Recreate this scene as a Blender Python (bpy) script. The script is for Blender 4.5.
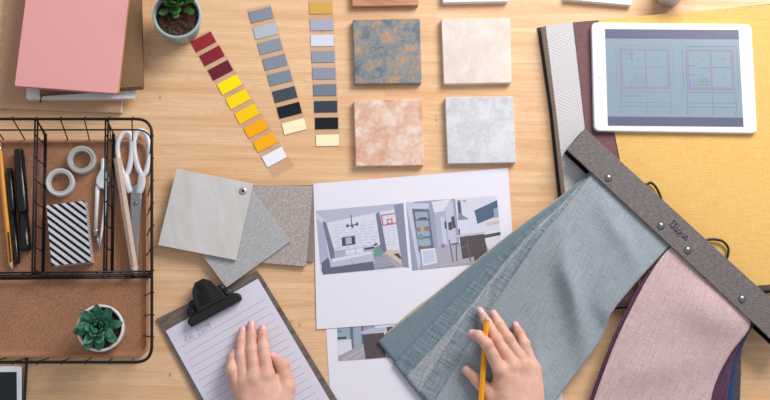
import bpy, bmesh, math, random
import numpy as np
from mathutils import Vector, Matrix, noise as mnoise
random.seed(7)
S = bpy.context.scene
for o in list(bpy.data.objects): bpy.data.objects.remove(o)

# ---------------------------------------------------------------- camera
F = 1100.0; NX, NY = 300.0, 385.0            # focal length in px, the point straight below the lens
MM = 0.00145
Uc = -Vector(((NX-385)/F, -(NY-200)/F, -1)).normalized()
Xc = (Vector((1,0,0)) - Uc*Uc.x).normalized()
Yc = Uc.cross(Xc)
R3 = Matrix((Xc, Yc, Uc))                    # camera -> world
view = R3 @ Vector((0,0,-1))
CAM = -view * (MM*F)
cd = bpy.data.cameras.new('camera'); cam = bpy.data.objects.new('camera', cd)
S.collection.objects.link(cam)
cam.matrix_world = Matrix.Translation(CAM) @ R3.to_4x4()
cd.sensor_width = 36; cd.lens = F/770*36; cd.clip_start = .01; cd.clip_end = 50
S.camera = cam
def P(x, y, z=0.0):
    d = R3 @ Vector(((x-385)/F, -(y-200)/F, -1))
    t = (z-CAM.z)/d.z
    return CAM + d*t

# ---------------------------------------------------------------- light
S.view_settings.view_transform = 'Standard'; S.view_settings.look = 'None'
S.view_settings.gamma = 1; S.view_settings.use_curve_mapping = False
S.view_settings.exposure = 0.07
W = bpy.data.worlds.new('world'); S.world = W; W.use_nodes = True
W.node_tree.nodes['Background'].inputs[0].default_value = (.91,.93,1,1)
W.node_tree.nodes['Background'].inputs[1].default_value = .46
def area(name, loc, target, sx, sy, power, col):
    l = bpy.data.lights.new(name, 'AREA'); l.shape = 'RECTANGLE'; l.size = sx; l.size_y = sy
    l.energy = power; l.color = col
    o = bpy.data.objects.new(name, l); S.collection.objects.link(o); o.location = loc
    o.rotation_euler = (Vector(target)-Vector(loc)).to_track_quat('-Z','Y').to_euler()
area('window_light', (.85, 1.15, 1.05), (.15, .1, 0), 1.0, .8, 33, (1,.97,.945))

# ---------------------------------------------------------------- helpers
def lin(c):
    if isinstance(c, str): c = tuple(int(c[i:i+2],16) for i in (0,2,4))
    r = []
    for v in c[:3]:
        v /= 255
        r.append(v/12.92 if v <= .04045 else ((v+.055)/1.055)**2.4)
    return (*r, 1)
class NT:
    def __init__(s, name):
        s.m = bpy.data.materials.new(name); s.m.use_nodes = True
        s.t = s.m.node_tree; s.b = s.t.nodes['Principled BSDF']
    def n(s, typ, **kw):
        x = s.t.nodes.new(typ)
        for k, v in kw.items():
            if k.startswith('i_'): x.inputs[k[2:].replace('_',' ')].default_value = v
            else: setattr(x, k, v)
        return x
    def l(s, a, b): s.t.links.new(a, b)
    def coord(s, rot=0, scale=(1,1,1), kind='Object', loc=(0,0,0)):
        c = s.n('ShaderNodeTexCoord'); m0 = s.n('ShaderNodeMapping'); m0.inputs['Rotation'].default_value = (0,0,-rot)
        m = s.n('ShaderNodeMapping'); m.inputs['Scale'].default_value = scale; m.inputs['Location'].default_value = loc
        s.l(c.outputs[kind], m0.inputs[0]); s.l(m0.outputs[0], m.inputs[0]); return m.outputs[0]
    def noise(s, vec, scale, detail=3, rough=.5, dist=0):
        x = s.n('ShaderNodeTexNoise'); x.inputs['Scale'].default_value = scale; x.inputs['Detail'].default_value = detail
        x.inputs['Roughness'].default_value = rough; x.inputs['Distortion'].default_value = dist
        s.l(vec, x.inputs['Vector']); return x.outputs['Fac']
    def ramp(s, fac, stops):
        x = s.n('ShaderNodeValToRGB'); e = x.color_ramp.elements
        e[0].position, e[0].color = stops[0][0], lin(stops[0][1])
        e[1].position, e[1].color = stops[-1][0], lin(stops[-1][1])
        for p, c in stops[1:-1]:
            q = e.new(p); q.color = lin(c)
        s.l(fac, x.inputs[0]); return x.outputs[0]
    def mix(s, f, a, b, mode='MIX'):
        x = s.n('ShaderNodeMix', data_type='RGBA', blend_type=mode)
        for sock, v in ((x.inputs[0], f), (x.inputs[6], a), (x.inputs[7], b)):
            if hasattr(v, 'is_output'): s.l(v, sock)
            elif isinstance(v, (int, float)): sock.default_value = v
            else: sock.default_value = lin(v)
        return x.outputs[2]
    def math(s, op, a, b=0.0, c=0.0):
        x = s.n('ShaderNodeMath', operation=op)
        for i, v in enumerate((a, b, c)):
            if hasattr(v, 'is_output'): s.l(v, x.inputs[i])
            else: x.inputs[i].default_value = v
        return x.outputs[0]
    def bump(s, h, strength=.3, dist=.001):
        x = s.n('ShaderNodeBump'); x.inputs['Strength'].default_value = strength; x.inputs['Distance'].default_value = dist
        s.l(h, x.inputs['Height']); s.l(x.outputs[0], s.b.inputs['Normal'])
    def col(s, v):
        if hasattr(v, 'is_output'): s.l(v, s.b.inputs['Base Color'])
        else: s.b.inputs['Base Color'].default_value = lin(v)
    def fin(s, rough=.6, metal=0, spec=None, sheen=0):
        s.b.inputs['Roughness'].default_value = rough; s.b.inputs['Metallic'].default_value = metal
        if spec is not None: s.b.inputs['Specular IOR Level'].default_value = spec
        if sheen: s.b.inputs['Sheen Weight'].default_value = sheen
        return s.m
def plain(name, c, rough=.55, metal=0, spec=None, var=.06, scale=60, bump=0, bscale=900):
    t = NT(name); v = t.coord()
    a = lin(c); n = t.noise(v, scale, 3)
    g = t.math('MULTIPLY_ADD', n, var*2, 1-var)
    h = t.n('ShaderNodeHueSaturation'); h.inputs['Color'].default_value = a; t.l(g, h.inputs['Value'])
    t.col(h.outputs[0])
    if bump: t.bump(t.noise(v, bscale, 3), bump, .0006)
    return t.fin(rough, metal, spec)
def flat(name, c, rough=.6):
    t = NT(name); t.col(c); return t.fin(rough, 0, .3)

# ---- special materials
def m_wood():
    t = NT('pine_wood'); v = t.coord()
    sep = t.n('ShaderNodeSeparateXYZ'); t.l(v, sep.inputs[0]); x, y = sep.outputs[0], sep.outputs[1]
    # staves
    br = t.n('ShaderNodeTexBrick', offset=.37, offset_frequency=2, squash=1)
    t.l(v, br.inputs['Vector'])
    br.inputs['Color1'].default_value = (.25,.25,.25,1); br.inputs['Color2'].default_value = (.8,.8,.8,1)
    br.inputs['Mortar'].default_value = (0,0,0,1); br.inputs['Scale'].default_value = 1
    br.inputs['Mortar Size'].default_value = .0004; br.inputs['Mortar Smooth'].default_value = .6
    br.inputs['Brick Width'].default_value = .93; br.inputs['Row Height'].default_value = .105
    stave = br.outputs['Color']
    # knots bend the grain
    kpos = [(322,30,1.0),(160,98,.6),(299.4,325,.6),(291,322,.5),(217,300,.5),(690,355,.6),(560,60,.5),(640,375,.7),(170,375,.6),(436,120,.5)]
    yy = y; kn = None
    for kx, ky, w in kpos:
        p = P(kx, ky)
        dx = t.math('SUBTRACT', x, p.x); dy = t.math('SUBTRACT', y, p.y)
        d2 = t.math('ADD', t.math('MULTIPLY', t.math('MULTIPLY', dx, dx), 1/(.019*w)**2), t.math('MULTIPLY', t.math('MULTIPLY', dy, dy), 1/(.010*w)**2))
        e = t.math('POWER', 2.718, t.math('MULTIPLY', d2, -1.0))
        yy = t.math('ADD', yy, t.math('MULTIPLY', t.math('MULTIPLY', dy, e), 1.6))
        d3 = t.math('ADD', t.math('MULTIPLY', t.math('MULTIPLY', dx, dx), 1/(.0030*w)**2), t.math('MULTIPLY', t.math('MULTIPLY', dy, dy), 1/(.0046*w)**2))
        k = t.math('POWER', 2.718, t.math('MULTIPLY', d3, -1.0))
        kn = k if kn is None else t.math('MAXIMUM', kn, k)
    cmb = t.n('ShaderNodeCombineXYZ'); t.l(t.math('ADD', x, t.math('MULTIPLY', stave, 3.1)), cmb.inputs[0]); t.l(t.math('ADD', yy, t.math('MULTIPLY', stave, 1.7)), cmb.inputs[1])
    mp = t.n('ShaderNodeMapping'); mp.inputs['Scale'].default_value = (1.5, 26, 1); t.l(cmb.outputs[0], mp.inputs[0])
    mp2 = t.n('ShaderNodeMapping'); mp2.inputs['Scale'].default_value = (5, 330, 1); t.l(cmb.outputs[0], mp2.inputs[0])
    n1 = t.noise(mp.outputs[0], 2.4, 4, .55, .6); n2 = t.noise(mp2.outputs[0], 1.6, 3, .6)
    n3 = t.noise(v, 3.5, 2)
    c = t.ramp(n1, [(.25,'d4a06f'),(.42,'e3b686'),(.55,'ebc396'),(.72,'f2d2ac')])
    c = t.mix(t.math('MULTIPLY', t.math('SUBTRACT', n2, .40), 1.25), c, 'c48a60')
    wl = t.math('SINE', t.math('MULTIPLY', n1, 130)); wl = t.math('POWER', t.math('MAXIMUM', wl, 0), 5)
    c = t.mix(t.math('MULTIPLY', wl, .30), c, 'b87a4c')
    c = t.mix(t.math('MULTIPLY', stave, .20), c, 'f0cdac')
    c = t.mix(t.math('MULTIPLY', n3, .22), c, 'e8bd96')
    c = t.mix(t.math('MULTIPLY', kn, .70), c, 'a0683f')
    c = t.mix(t.math('MULTIPLY', br.outputs['Fac'], .45), c, 'a87446')
    t.col(c); t.bump(n2, .08, .0004)
    return t.fin(.42, 0, .35)
def m_cork():
    t = NT('cork'); v = t.coord()
    n = t.noise(v, 420, 4, .7); n2 = t.noise(v, 25, 2)
    c = t.ramp(n, [(.30,'805640'),(.42,'b07d5f'),(.58,'bb8969'),(.74,'d2a684')])
    c = t.mix(t.math('MULTIPLY', n2, .3), c, 'a27054')
    t.col(c); t.bump(n, .25, .0008); return t.fin(.85, 0, .2)
def m_kraft(name, a, b):
    t = NT(name); v = t.coord(); n = t.noise(v, 600, 3, .7); n2 = t.noise(t.coord(0,(20,120,1)), 1.5, 3)
    c = t.ramp(n, [(.3,a),(.7,b)]); c = t.mix(t.math('MULTIPLY', n2, .35), c, a); t.col(c)
    t.bump(n, .1, .0004); return t.fin(.75, 0, .25)
def m_fabric(name, a, b, ang, fine=1.0, contrast=1.0, bump=.5, scale=1.0, amt=.5):
    t = NT(name)
    v1 = t.coord(ang, (38*scale, 620*scale, 1)); v2 = t.coord(ang, (620*scale, 60*scale, 1)); v3 = t.coord(ang)
    n1 = t.noise(v1, 1, 2); n2 = t.noise(v2, 1, 2); n3 = t.noise(v3, 700*scale, 2, .6); n4 = t.noise(v3, 14, 2)
    f = t.math('ADD', t.math('MULTIPLY', n1, .4), t.math('MULTIPLY', n2, .3)); f = t.math('ADD', f, t.math('MULTIPLY', n3, .3))
    w = .16/contrast
    c = t.ramp(f, [(.5-w, a), (.5+w, b)])
    t.col(c); t.bump(f, bump, .0012)
    return t.fin(.85, 0, .2, .15)
def m_stone(name, stops, scale=22, dist=1.2, veins=None, vein_amt=.5, rough=.5, speck=None, rot=0, stretch=(1,1,1), bump=.05):
    t = NT(name); v = t.coord(rot, stretch)
    n = t.noise(v, scale, 6, .62, dist); c = t.ramp(n, stops)
    if veins:
        n2 = t.noise(v, scale*.8, 5, .6, .5)
        d = t.math('ABSOLUTE', t.math('SUBTRACT', n2, .5)); d = t.math('SUBTRACT', 1, t.math('MULTIPLY', d, 22)); d = t.math('MAXIMUM', d, 0)
        c = t.mix(t.math('MULTIPLY', d, vein_amt), c, veins)
    if speck:
        n3 = t.noise(v, speck[0], 3, .7); s2 = t.math('GREATER_THAN', n3, speck[2]); c = t.mix(t.math('MULTIPLY', s2, speck[3]), c, speck[1])
    t.col(c); t.bump(n, bump, .001); return t.fin(rough, 0, .35)
def m_stripes(name, a, b, ang, period, duty=.5, z=False):
    t = NT(name); v = t.coord(ang); sep = t.n('ShaderNodeSeparateXYZ'); t.l(v, sep.inputs[0])
    f = t.math('FRACT', t.math('ADD', t.math('DIVIDE', sep.outputs[0], period), 50)); g = t.math('LESS_THAN', f, duty)
    t.col(t.mix(g, a, b)); return t.fin(.5, 0, .3)
def m_skin():
    t = NT('skin'); v = t.coord()
    n = t.noise(v, 45, 4, .6); c = t.ramp(n, [(.3,'d39c87'),(.5,'e0b09b'),(.72,'eac1ae')])
    n2 = t.noise(v, 900, 3, .7); c = t.mix(t.math('MULTIPLY', t.math('SUBTRACT', n2, .4), .35), c, 'c48876')
    t.col(c); t.bump(n2, .12, .0008)
    t.b.inputs['Subsurface Weight'].default_value = .18; t.b.inputs['Subsurface Radius'].default_value = (.006,.002,.001); t.b.inputs['Subsurface Scale'].default_value = .6
    return t.fin(.5, 0, .35)

# ---- objects
def bm_new(): return bmesh.new()
def link(name, bm, mats, parent=None, smooth=False, loc=None):
    """bm holds world coordinates; origin goes to the parent's base or to loc"""
    me = bpy.data.meshes.new(name)
    if parent is not None:
        base = WL[parent.name]
    else:
        if loc is None:
            vs = [v.co for v in bm.verts]
            loc = Vector(((min(v.x for v in vs)+max(v.x for v in vs))/2, (min(v.y for v in vs)+max(v.y for v in vs))/2, min(v.z for v in vs)))
        base = Vector(loc)
    bmesh.ops.translate(bm, verts=bm.verts, vec=-base)
    bmesh.ops.recalc_face_normals(bm, faces=bm.faces) if not getattr(link, 'norecalc', False) else None
    bm.to_mesh(me); bm.free()
    for m in (mats if isinstance(mats, (list, tuple)) else [mats]): me.materials.append(m)
    if smooth: me.polygons.foreach_set('use_smooth', [True]*len(me.polygons))
    o = bpy.data.objects.new(name, me); S.collection.objects.link(o)
    if parent is not None: o.parent = parent; WL[o.name] = base
    else: o.location = base; WL[o.name] = base
    return o
WL = {}
def tag(o, label=None, cat=None, group=None, kind=None):
    if label: o['label'] = label
    if cat: o['category'] = cat
    if group: o['group'] = group
    if kind: o['kind'] = kind
    return o
def thing(name, label, cat, loc, group=None):
    o = bpy.data.objects.new(name, None); o.empty_display_size = .02; S.collection.objects.link(o); o.location = loc
    WL[o.name] = Vector(loc); return tag(o, label, cat, group)
def rounded(pts, r, n=5):
    if r <= 0: return [Vector(p) for p in pts]
    out = []; N = len(pts)
    for i in range(N):
        p = Vector(pts[i]); a = Vector(pts[i-1])-p; b = Vector(pts[(i+1)%N])-p
        rr = min(r, a.length*.45, b.length*.45); a.normalize(); b.normalize()
        p0 = p+a*rr; p2 = p+b*rr
        for k in range(n+1):
            t = k/n; out.append(p0*(1-t)**2 + p*2*t*(1-t) + p2*t*t)
    return out
def bevel_top(bm, topz, w, seg=2, both=False):
    es = [e for e in bm.edges if abs(e.verts[0].co.z-e.verts[1].co.z) < 1e-6 and (both or abs(e.verts[0].co.z-topz) < 1e-6)]
    bmesh.ops.bevel(bm, geom=es, offset=w, segments=seg, affect='EDGES', profile=.5)
def slab(name, pts, zt, zb, mat, parent=None, bevel=0, rad=0, bot=None, smooth=False, flush=False, seg=2):
    """outline traced where the top face shows, straight sides down to zb"""
    top = [P(q.x, q.y, zt) for q in rounded([(a,b) for a,b in pts], rad)]
    bm = bm_new()
    if bot: low = [P(q.x, q.y, zb) for q in rounded([(a,b) for a,b in bot], rad)]
    else: low = [Vector((q.x, q.y, zb)) for q in top]
    a = [bm.verts.new(v) for v in top]; b = [bm.verts.new(v) for v in low]
    bm.faces.new(a); bm.faces.new(list(reversed(b)))
    for i in range(len(a)): bm.faces.new((a[i], b[i], b[(i+1)%len(a)], a[(i+1)%len(a)]))
    bmesh.ops.recalc_face_normals(bm, faces=bm.faces)
    if bevel: bevel_top(bm, zt, bevel, seg)
    return link(name, bm, mat, parent, smooth)
def add_tube(bm, pts, r, n=8, cyclic=False, squash=None, cap=True):
    pts = [Vector(p) for p in pts]; N = len(pts); rings = []
    up = Vector((0,0,1)); prev = None
    for i in range(N):
        if cyclic: d = pts[(i+1)%N]-pts[i-1]
        else: d = pts[min(i+1,N-1)]-pts[max(i-1,0)]
        d.normalize()
        if prev is None:
            s = d.cross(up)
            if s.length < .05: s = d.cross(Vector((1,0,0)))
        else: s = prev - d*prev.dot(d)
        s.normalize(); prev = s; u = s.cross(d).normalized()
        ri = r[i] if isinstance(r, (list,tuple)) else r; sq = squash or 1
        rings.append([bm.verts.new(pts[i]+s*math.cos(a)*ri+u*math.sin(a)*ri*sq) for a in [2*math.pi*k/n for k in range(n)]])
    for i in range(N if cyclic else N-1):
        A, B = rings[i], rings[(i+1)%N]
        for k in range(n): bm.faces.new((A[k], A[(k+1)%n], B[(k+1)%n], B[k]))
    if not cyclic and cap:
        bm.faces.new(rings[0]); bm.faces.new(list(reversed(rings[-1])))
def add_prof(bm, A, B, prof, n=12, rot=0):
    """lathe along the axis A->B, prof = [(fraction, radius)]"""
    A, B = Vector(A), Vector(B); d = (B-A).normalized(); s = d.cross(Vector((0,0,1)))
    if s.length < .01: s = Vector((1,0,0))
    s.normalize(); u = s.cross(d); rings = []
    for f, r in prof:
        c = A.lerp(B, f); rings.append([bm.verts.new(c+s*math.cos(a)*max(r,1e-5)+u*math.sin(a)*max(r,1e-5)) for a in [rot+2*math.pi*k/n for k in range(n)]])
    for i in range(len(rings)-1):
        for k in range(n): bm.faces.new((rings[i][k], rings[i][(k+1)%n], rings[i+1][(k+1)%n], rings[i+1][k]))
    bm.faces.new(rings[0]); bm.faces.new(list(reversed(rings[-1])))
def prof(name, A, B, pr, mat, parent=None, n=12, smooth=True, rot=0):
    bm = bm_new(); add_prof(bm, A, B, pr, n, rot); return link(name, bm, mat, parent, smooth)
def add_box(bm, c, x, y, z, rot=0):
    c = Vector(c); ca, sa = math.cos(rot), math.sin(rot)
    vs = [bm.verts.new(c+Vector((ca*a*x/2-sa*b*y/2, sa*a*x/2+ca*b*y/2, e*z/2))) for a in (-1,1) for b in (-1,1) for e in (-1,1)]
    for f in ((0,1,3,2),(4,6,7,5),(0,4,5,1),(2,3,7,6),(0,2,6,4),(1,5,7,3)): bm.faces.new([vs[i] for i in f])
def spline(pts, n=8, cyclic=False):
    pts = [Vector(p) for p in pts]; N = len(pts); out = []
    rng = range(N) if cyclic else range(N-1)
    for i in rng:
        g = (lambda k: pts[k % N]) if cyclic else (lambda k: pts[max(0, min(N-1, k))])
        p0, p1, p2, p3 = g(i-1), g(i), g(i+1), g(i+2)
        for k in range(n):
            t = k/n
            out.append(.5*((2*p1)+(p2-p0)*t+(2*p0-5*p1+4*p2-p3)*t*t+(3*p1-p0-3*p2+p3)*t**3))
    if not cyclic: out.append(pts[-1])
    return out
def ink(name, strokes, z, w, mat, parent, h=.00012):
    """flat pen strokes lying on a surface, given in picture px"""
    bm = bm_new()
    for st in strokes:
        q = [P(x, y, z) for x, y in st]
        for i in range(len(q)-1):
            a, b = q[i], q[i+1]; d = (b-a)
            if d.length < 1e-7: continue
            s = Vector((-d.y, d.x, 0)).normalized()*w/2; e = d.normalized()*w*.3; a = a-e; b = b+e
            vs = [bm.verts.new(p+Vector((0,0,dz))) for dz in (0,h) for p in (a-s, b-s, b+s, a+s)]
            for f in ((4,5,6,7),(0,3,2,1),(0,1,5,4),(1,2,6,5),(2,3,7,6),(3,0,4,7)): bm.faces.new([vs[k] for k in f])
    return link(name, bm, mat, parent)
def resample(pts, n):
    sp = spline([Vector(p) for p in pts], 10); L = [0]
    for i in range(1, len(sp)): L.append(L[-1]+(sp[i]-sp[i-1]).to_2d().length)
    out = []; j = 0
    for k in range(n):
        t = L[-1]*k/(n-1)
        while j < len(L)-2 and L[j+1] < t: j += 1
        f = (t-L[j])/max(1e-9, L[j+1]-L[j]); out.append(sp[j].lerp(sp[j+1], min(1,f)))
    return out
def cloth(name, left, right, mat, parent, thick=.0013, dz=0, bump=None, n=70, m=40, fray=0):
    Lp, Rp = resample(left, n), resample(right, n); bm = bm_new()
    top, bot = [], []
    for i in range(n):
        ra, rb = [], []
        for j in range(m):
            v = j/(m-1); q = Lp[i].lerp(Rp[i], v); z = q.z+dz
            if bump: z += bump(i/(n-1), v)
            fx = 0
            if fray and j in (0, m-1): fx = (random.random()-.5)*fray
            p = P(q.x+fx, q.y, z); ra.append(bm.verts.new(p)); rb.append(bm.verts.new(p-Vector((0,0,thick))))
        top.append(ra); bot.append(rb)
    for i in range(n-1):
        for j in range(m-1):
            bm.faces.new((top[i][j], top[i+1][j], top[i+1][j+1], top[i][j+1])); bm.faces.new((bot[i][j], bot[i][j+1], bot[i+1][j+1], bot[i+1][j]))
        for j in (0, m-1): bm.faces.new((top[i][j], top[i+1][j], bot[i+1][j], bot[i][j]))
    for j in range(m-1):
        for i in (0, n-1): bm.faces.new((top[i][j], top[i][j+1], bot[i][j+1], bot[i][j]))
    return link(name, bm, mat, parent, True)
def printed(name, quad, z, polys, parent, mats):
    """a printed picture: flat inks in the frame of its four corners (TL,TR,BR,BL), y down"""
    TL, TR, BR, BL = [Vector(q) for q in quad]; bm = bm_new(); names = list(mats)
    for k, (c, pts) in enumerate(polys):
        zz = z + .000004*(k+1); vs = []
        for u, v in pts:
            u = min(1, max(0, u)); v = min(1, max(0, v))
            q = TL*(1-u)*(1-v)+TR*u*(1-v)+BR*u*v+BL*(1-u)*v; vs.append(bm.verts.new(P(q.x, q.y, zz)))
        try: f = bm.faces.new(vs); f.material_index = names.index(c)
        except ValueError: pass
    for f in bm.faces:
        f.normal_update()
        if f.normal.z < 0: f.normal_flip()
    link.norecalc = True; o = link(name, bm, [mats[c] for c in names], parent); link.norecalc = False
    return o

# ================================================================ materials
M = {}
M['wood'] = m_wood(); M['cork'] = m_cork()
M['wire'] = plain('black_wire', '141416', .38, .3)
M['white_plastic'] = plain('white_plastic', 'e4e6ea', .3, var=.02)
M['white_ceramic'] = plain('white_ceramic', 'e6e4e4', .25, var=.03)
M['teal_ceramic'] = plain('teal_ceramic', '98b5b5', .35, var=.06, scale=30)
M['teal_rim'] = plain('teal_rim', '6f9aa0', .3, var=.05)
M['metal'] = plain('brushed_metal', 'c4c2bf', .38, .85)
M['dark_metal'] = plain('dark_metal', '8b8d95', .32, .9)
M['black_plastic'] = plain('black_plastic', '0d0e12', .24, var=.1)
M['black_soft'] = plain('black_soft', '0d0e10', .6)
M['yellow_paint'] = plain('yellow_pencil_paint', 'f2a010', .3, var=.03)
M['bare_wood'] = plain('bare_pencil_wood', 'dcc0a4', .6, var=.08, scale=200)
M['graphite'] = plain('graphite', '3c3c40', .4, .3)
M['eraser'] = plain('eraser_pink', 'd8706a', .7)
M['paper'] = plain('white_paper', 'e6e3ee', .7, var=.012, scale=18, spec=.2)
M['paper2'] = plain('writing_paper', 'dcd7e6', .7, var=.012, scale=18, spec=.2)
M['pink_cover'] = plain('pink_cover', 'eca7a5', .55, var=.03, scale=300, bump=.06)
M['kraft'] = m_kraft('kraft_cover', 'bb9274', 'cca384')
M['kraft_dark'] = m_kraft('brown_card', '7a5d40', '967455')
M['page_edge'] = plain('page_edges', 'd9cdbf', .8, var=.1, scale=800)
M['white_cover'] = plain('white_cover', 'e8e4e0', .4, var=.02)
M['soil'] = m_stone('soil', [(.3,'1c110c'),(.5,'3c271c'),(.62,'5c4030'),(.75,'8a6a50')], 260, .5, bump=1.0, rough=.95)
M['leaf'] = m_stone('succulent_leaf', [(.3,'245541'),(.5,'3a735a'),(.7,'6f9f86')], 90, .3, rough=.45)
M['leaf2'] = m_stone('green_leaf', [(.3,'1e3d1a'),(.5,'33602a'),(.75,'5d8a48')], 60, .3, rough=.4)
M['skin'] = m_skin()
M['nail'] = plain('pink_nail', 'eab4b6', .22, var=.02)
M['yellow_fab'] = m_fabric('yellow_fabric', 'd6a653', 'ecc47e', .07, contrast=.9, bump=.3)
M['brown_fab'] = m_fabric('brown_fabric', '6b4b4e', '856264', .07, bump=.4)
A1 = math.atan2(-230, -133)
M['f0'] = m_fabric('blue_grey_fabric', '838c94', 'abb4bb', A1, contrast=1.0, bump=.45)
M['f1'] = m_fabric('velvety_blue_fabric', '66727b', 'a0abb4', A1+math.pi/2, contrast=1.2, bump=.8, scale=.6)
M['f2'] = m_fabric('speckled_grey_fabric', '757c82', 'b6bcc2', A1, contrast=1.1, scale=.8)
M['f3'] = m_fabric('ribbed_teal_fabric', '586a74', '8a9ca5', A1+math.pi/2, contrast=1.0, bump=.9, scale=.5)
M['f4'] = m_fabric('teal_fabric', '667781', '7f919b', A1, contrast=.9)
M['f5'] = m_fabric('beige_fabric', 'a08c74', 'd0bfa6', A1)
A2 = math.atan2(-150, -65)
M['p0'] = m_fabric('pink_fabric', 'b89a99', 'dcc2c0', A2, contrast=1.2)
M['p1'] = m_fabric('plum_fabric', '42253a', '6a4660', A2, contrast=1.2, scale=.8)
M['p2'] = m_fabric('navy_fabric', '1f2d4c', '3a4f78', A2)
M['p3'] = m_fabric('charcoal_fabric', '3a3438', '60585c', A2)
AB = math.atan2(-.92, 1)
def m_board_cloth():
    t = NT('textured_grey_board'); v = t.coord(AB, (260, 1300, 1)); n = t.noise(v, 1, 3, .6, .2)
    vv = t.coord(AB+.35, (160, 620, 1)); n2 = t.noise(vv, 1, 2, .5, .3)
    f = t.math('ADD', t.math('MULTIPLY', n, .4), t.math('MULTIPLY', n2, .6))
    t.col(t.ramp(f, [(.36,'5a5352'),(.5,'6e6664'),(.64,'827976')])); t.bump(f, .4, .0010); return t.fin(.6, 0, .35)
M['board_cloth'] = m_board_cloth()

# ================================================================ the table
bm = bm_new(); add_box(bm, (0, 0, -.018), 1.9, 1.3, .036)
bevel_top(bm, 0, .003, 2)
tag(link('wooden_table', bm, M['wood']), 'light pine tabletop with horizontal grain under everything', 'table')
def flatten_uv(): pass

# ================================================================ notebooks, top left
def notebook(label, cat, cover_pts, zt, zb, cover_mat, edge_pts=None, rad=2, name='notebook', edge_mat=None, cov=.0012):
    c = P(*[sum(p[i] for p in cover_pts)/len(cover_pts) for i in (0,1)], zt)
    t = thing(name, label, cat, (c.x, c.y, zb))
    slab('page_block', edge_pts or cover_pts, zt-cov, zb+cov, edge_mat or M['page_edge'], t, rad=max(0,rad-1))
    slab('front_cover', cover_pts, zt, zt-cov+.00005, cover_mat, t, rad=rad, bevel=.0004)
    low = [(a, b) for a, b in cover_pts]
    top = [P(q.x, q.y, zt) for q in rounded(low, rad)]
    bm = bm_new(); a = [bm.verts.new((q.x,q.y,zb+cov-.00005)) for q in top]; b = [bm.verts.new((q.x,q.y,zb)) for q in top]
    bm.faces.new(a); bm.faces.new(list(reversed(b)))
    for i in range(len(a)): bm.faces.new((a[i], b[i], b[(i+1)%len(a)], a[(i+1)%len(a)]))
    link('back_cover', bm, cover_mat, t); return t
notebook('large tan kraft notebook at the bottom of the notebook stack', 'notebook',
         [(13,-62),(132,-60),(120.5,112.5),(-2,107.5)], .010, 0, M['kraft'], [(13,-62),(133,-60),(121.8,112.5),(-2,107.5)], 1.5)
wn = notebook('white hardcover notebook with a black ribbon, second from the bottom of the stack', 'notebook',
         [(33,-50),(140,-48),(134.8,98.5),(26,99)], .020, .010, M['white_cover'], [(33,-50),(139,-48),(133.5,97.5),(27,98)], 2)
bm = bm_new(); add_tube(bm, [P(42,93,.0204),P(41.2,97,.0204),P(40.6,99.7,.018),P(40.3,102,.0135)], .0012, 6); link('ribbon', bm, M['black_soft'], wn, True)
notebook('dark brown card notebook lying directly under the pink notebook', 'notebook',
         [(46,-50),(140,-52),(143.3,86.5),(39.5,93)], .031, .0204, M['kraft_dark'], [(46,-50),(139.6,-52),(142.8,88),(39.5,94.8)], .8, edge_mat=plain('brown_page_edges','6b4c32',.8,var=.2,scale=900))
pk = notebook('pink notebook on top of the notebook stack', 'notebook',
         [(32,-50),(133.6,-48),(117.6,93.5),(14.4,85.8)], .039, .031, M['pink_cover'], [(32,-50),(134.6,-48),(118.8,92.8),(14.8,84.8)], 2, edge_mat=plain('tan_page_edges','b98f62',.8,var=.25,scale=1200))

# ================================================================ potted plants
def pot(t, cx, cy, zt, rt, rb, mat, rim_w, soil_z, wall=.0032):
    """centre given where the rim shows"""
    c = P(cx, cy, zt); n = 48; base = WL[t.name]
    pr = [(rb*.2, 0), (rb*.94, 0), (rb, .002), (rt-.0005, zt-.006-base.z), (rt+rim_w, zt-.005-base.z), (rt+rim_w, zt-.001-base.z), (rt+rim_w-.0008, zt-base.z), (rt-wall+.0008, zt-base.z), (rt-wall, zt-.001-base.z), (rt-wall-.001, soil_z-.004-base.z), (.002, soil_z-.004-base.z)]
    bm = bm_new(); rings = [[bm.verts.new((c.x+r*math.cos(2*math.pi*k/n), c.y+r*math.sin(2*math.pi*k/n), base.z+z)) for k in range(n)] for r, z in pr]
    for i in range(len(rings)-1):
        for k in range(n): bm.faces.new((rings[i][k], rings[i][(k+1)%n], rings[i+1][(k+1)%n], rings[i+1][k]))
    bm.faces.new(rings[0]); bm.faces.new(rings[-1])
    link('pot', bm, mat, t, True)
    bm = bm_new(); R = rt-wall-.0006; rows = 16; prev = None; cen = bm.verts.new((c.x, c.y, soil_z+.001))
    for i in range(1, rows+1):
        r = R*i/rows; ring = [bm.verts.new((c.x+r*math.cos(2*math.pi*k/n), c.y+r*math.sin(2*math.pi*k/n), soil_z+.0035*(mnoise.noise(Vector((r*160*math.cos(2*math.pi*k/n), r*160*math.sin(2*math.pi*k/n), 3)))) )) for k in range(n)]
        for k in range(n):
            if prev is None: bm.faces.new((cen, ring[k], ring[(k+1)%n]))
            else: bm.faces.new((prev[k], ring[k], ring[(k+1)%n], prev[(k+1)%n]))
        prev = ring
    link('soil', bm, M['soil'], t, True); return c
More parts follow.
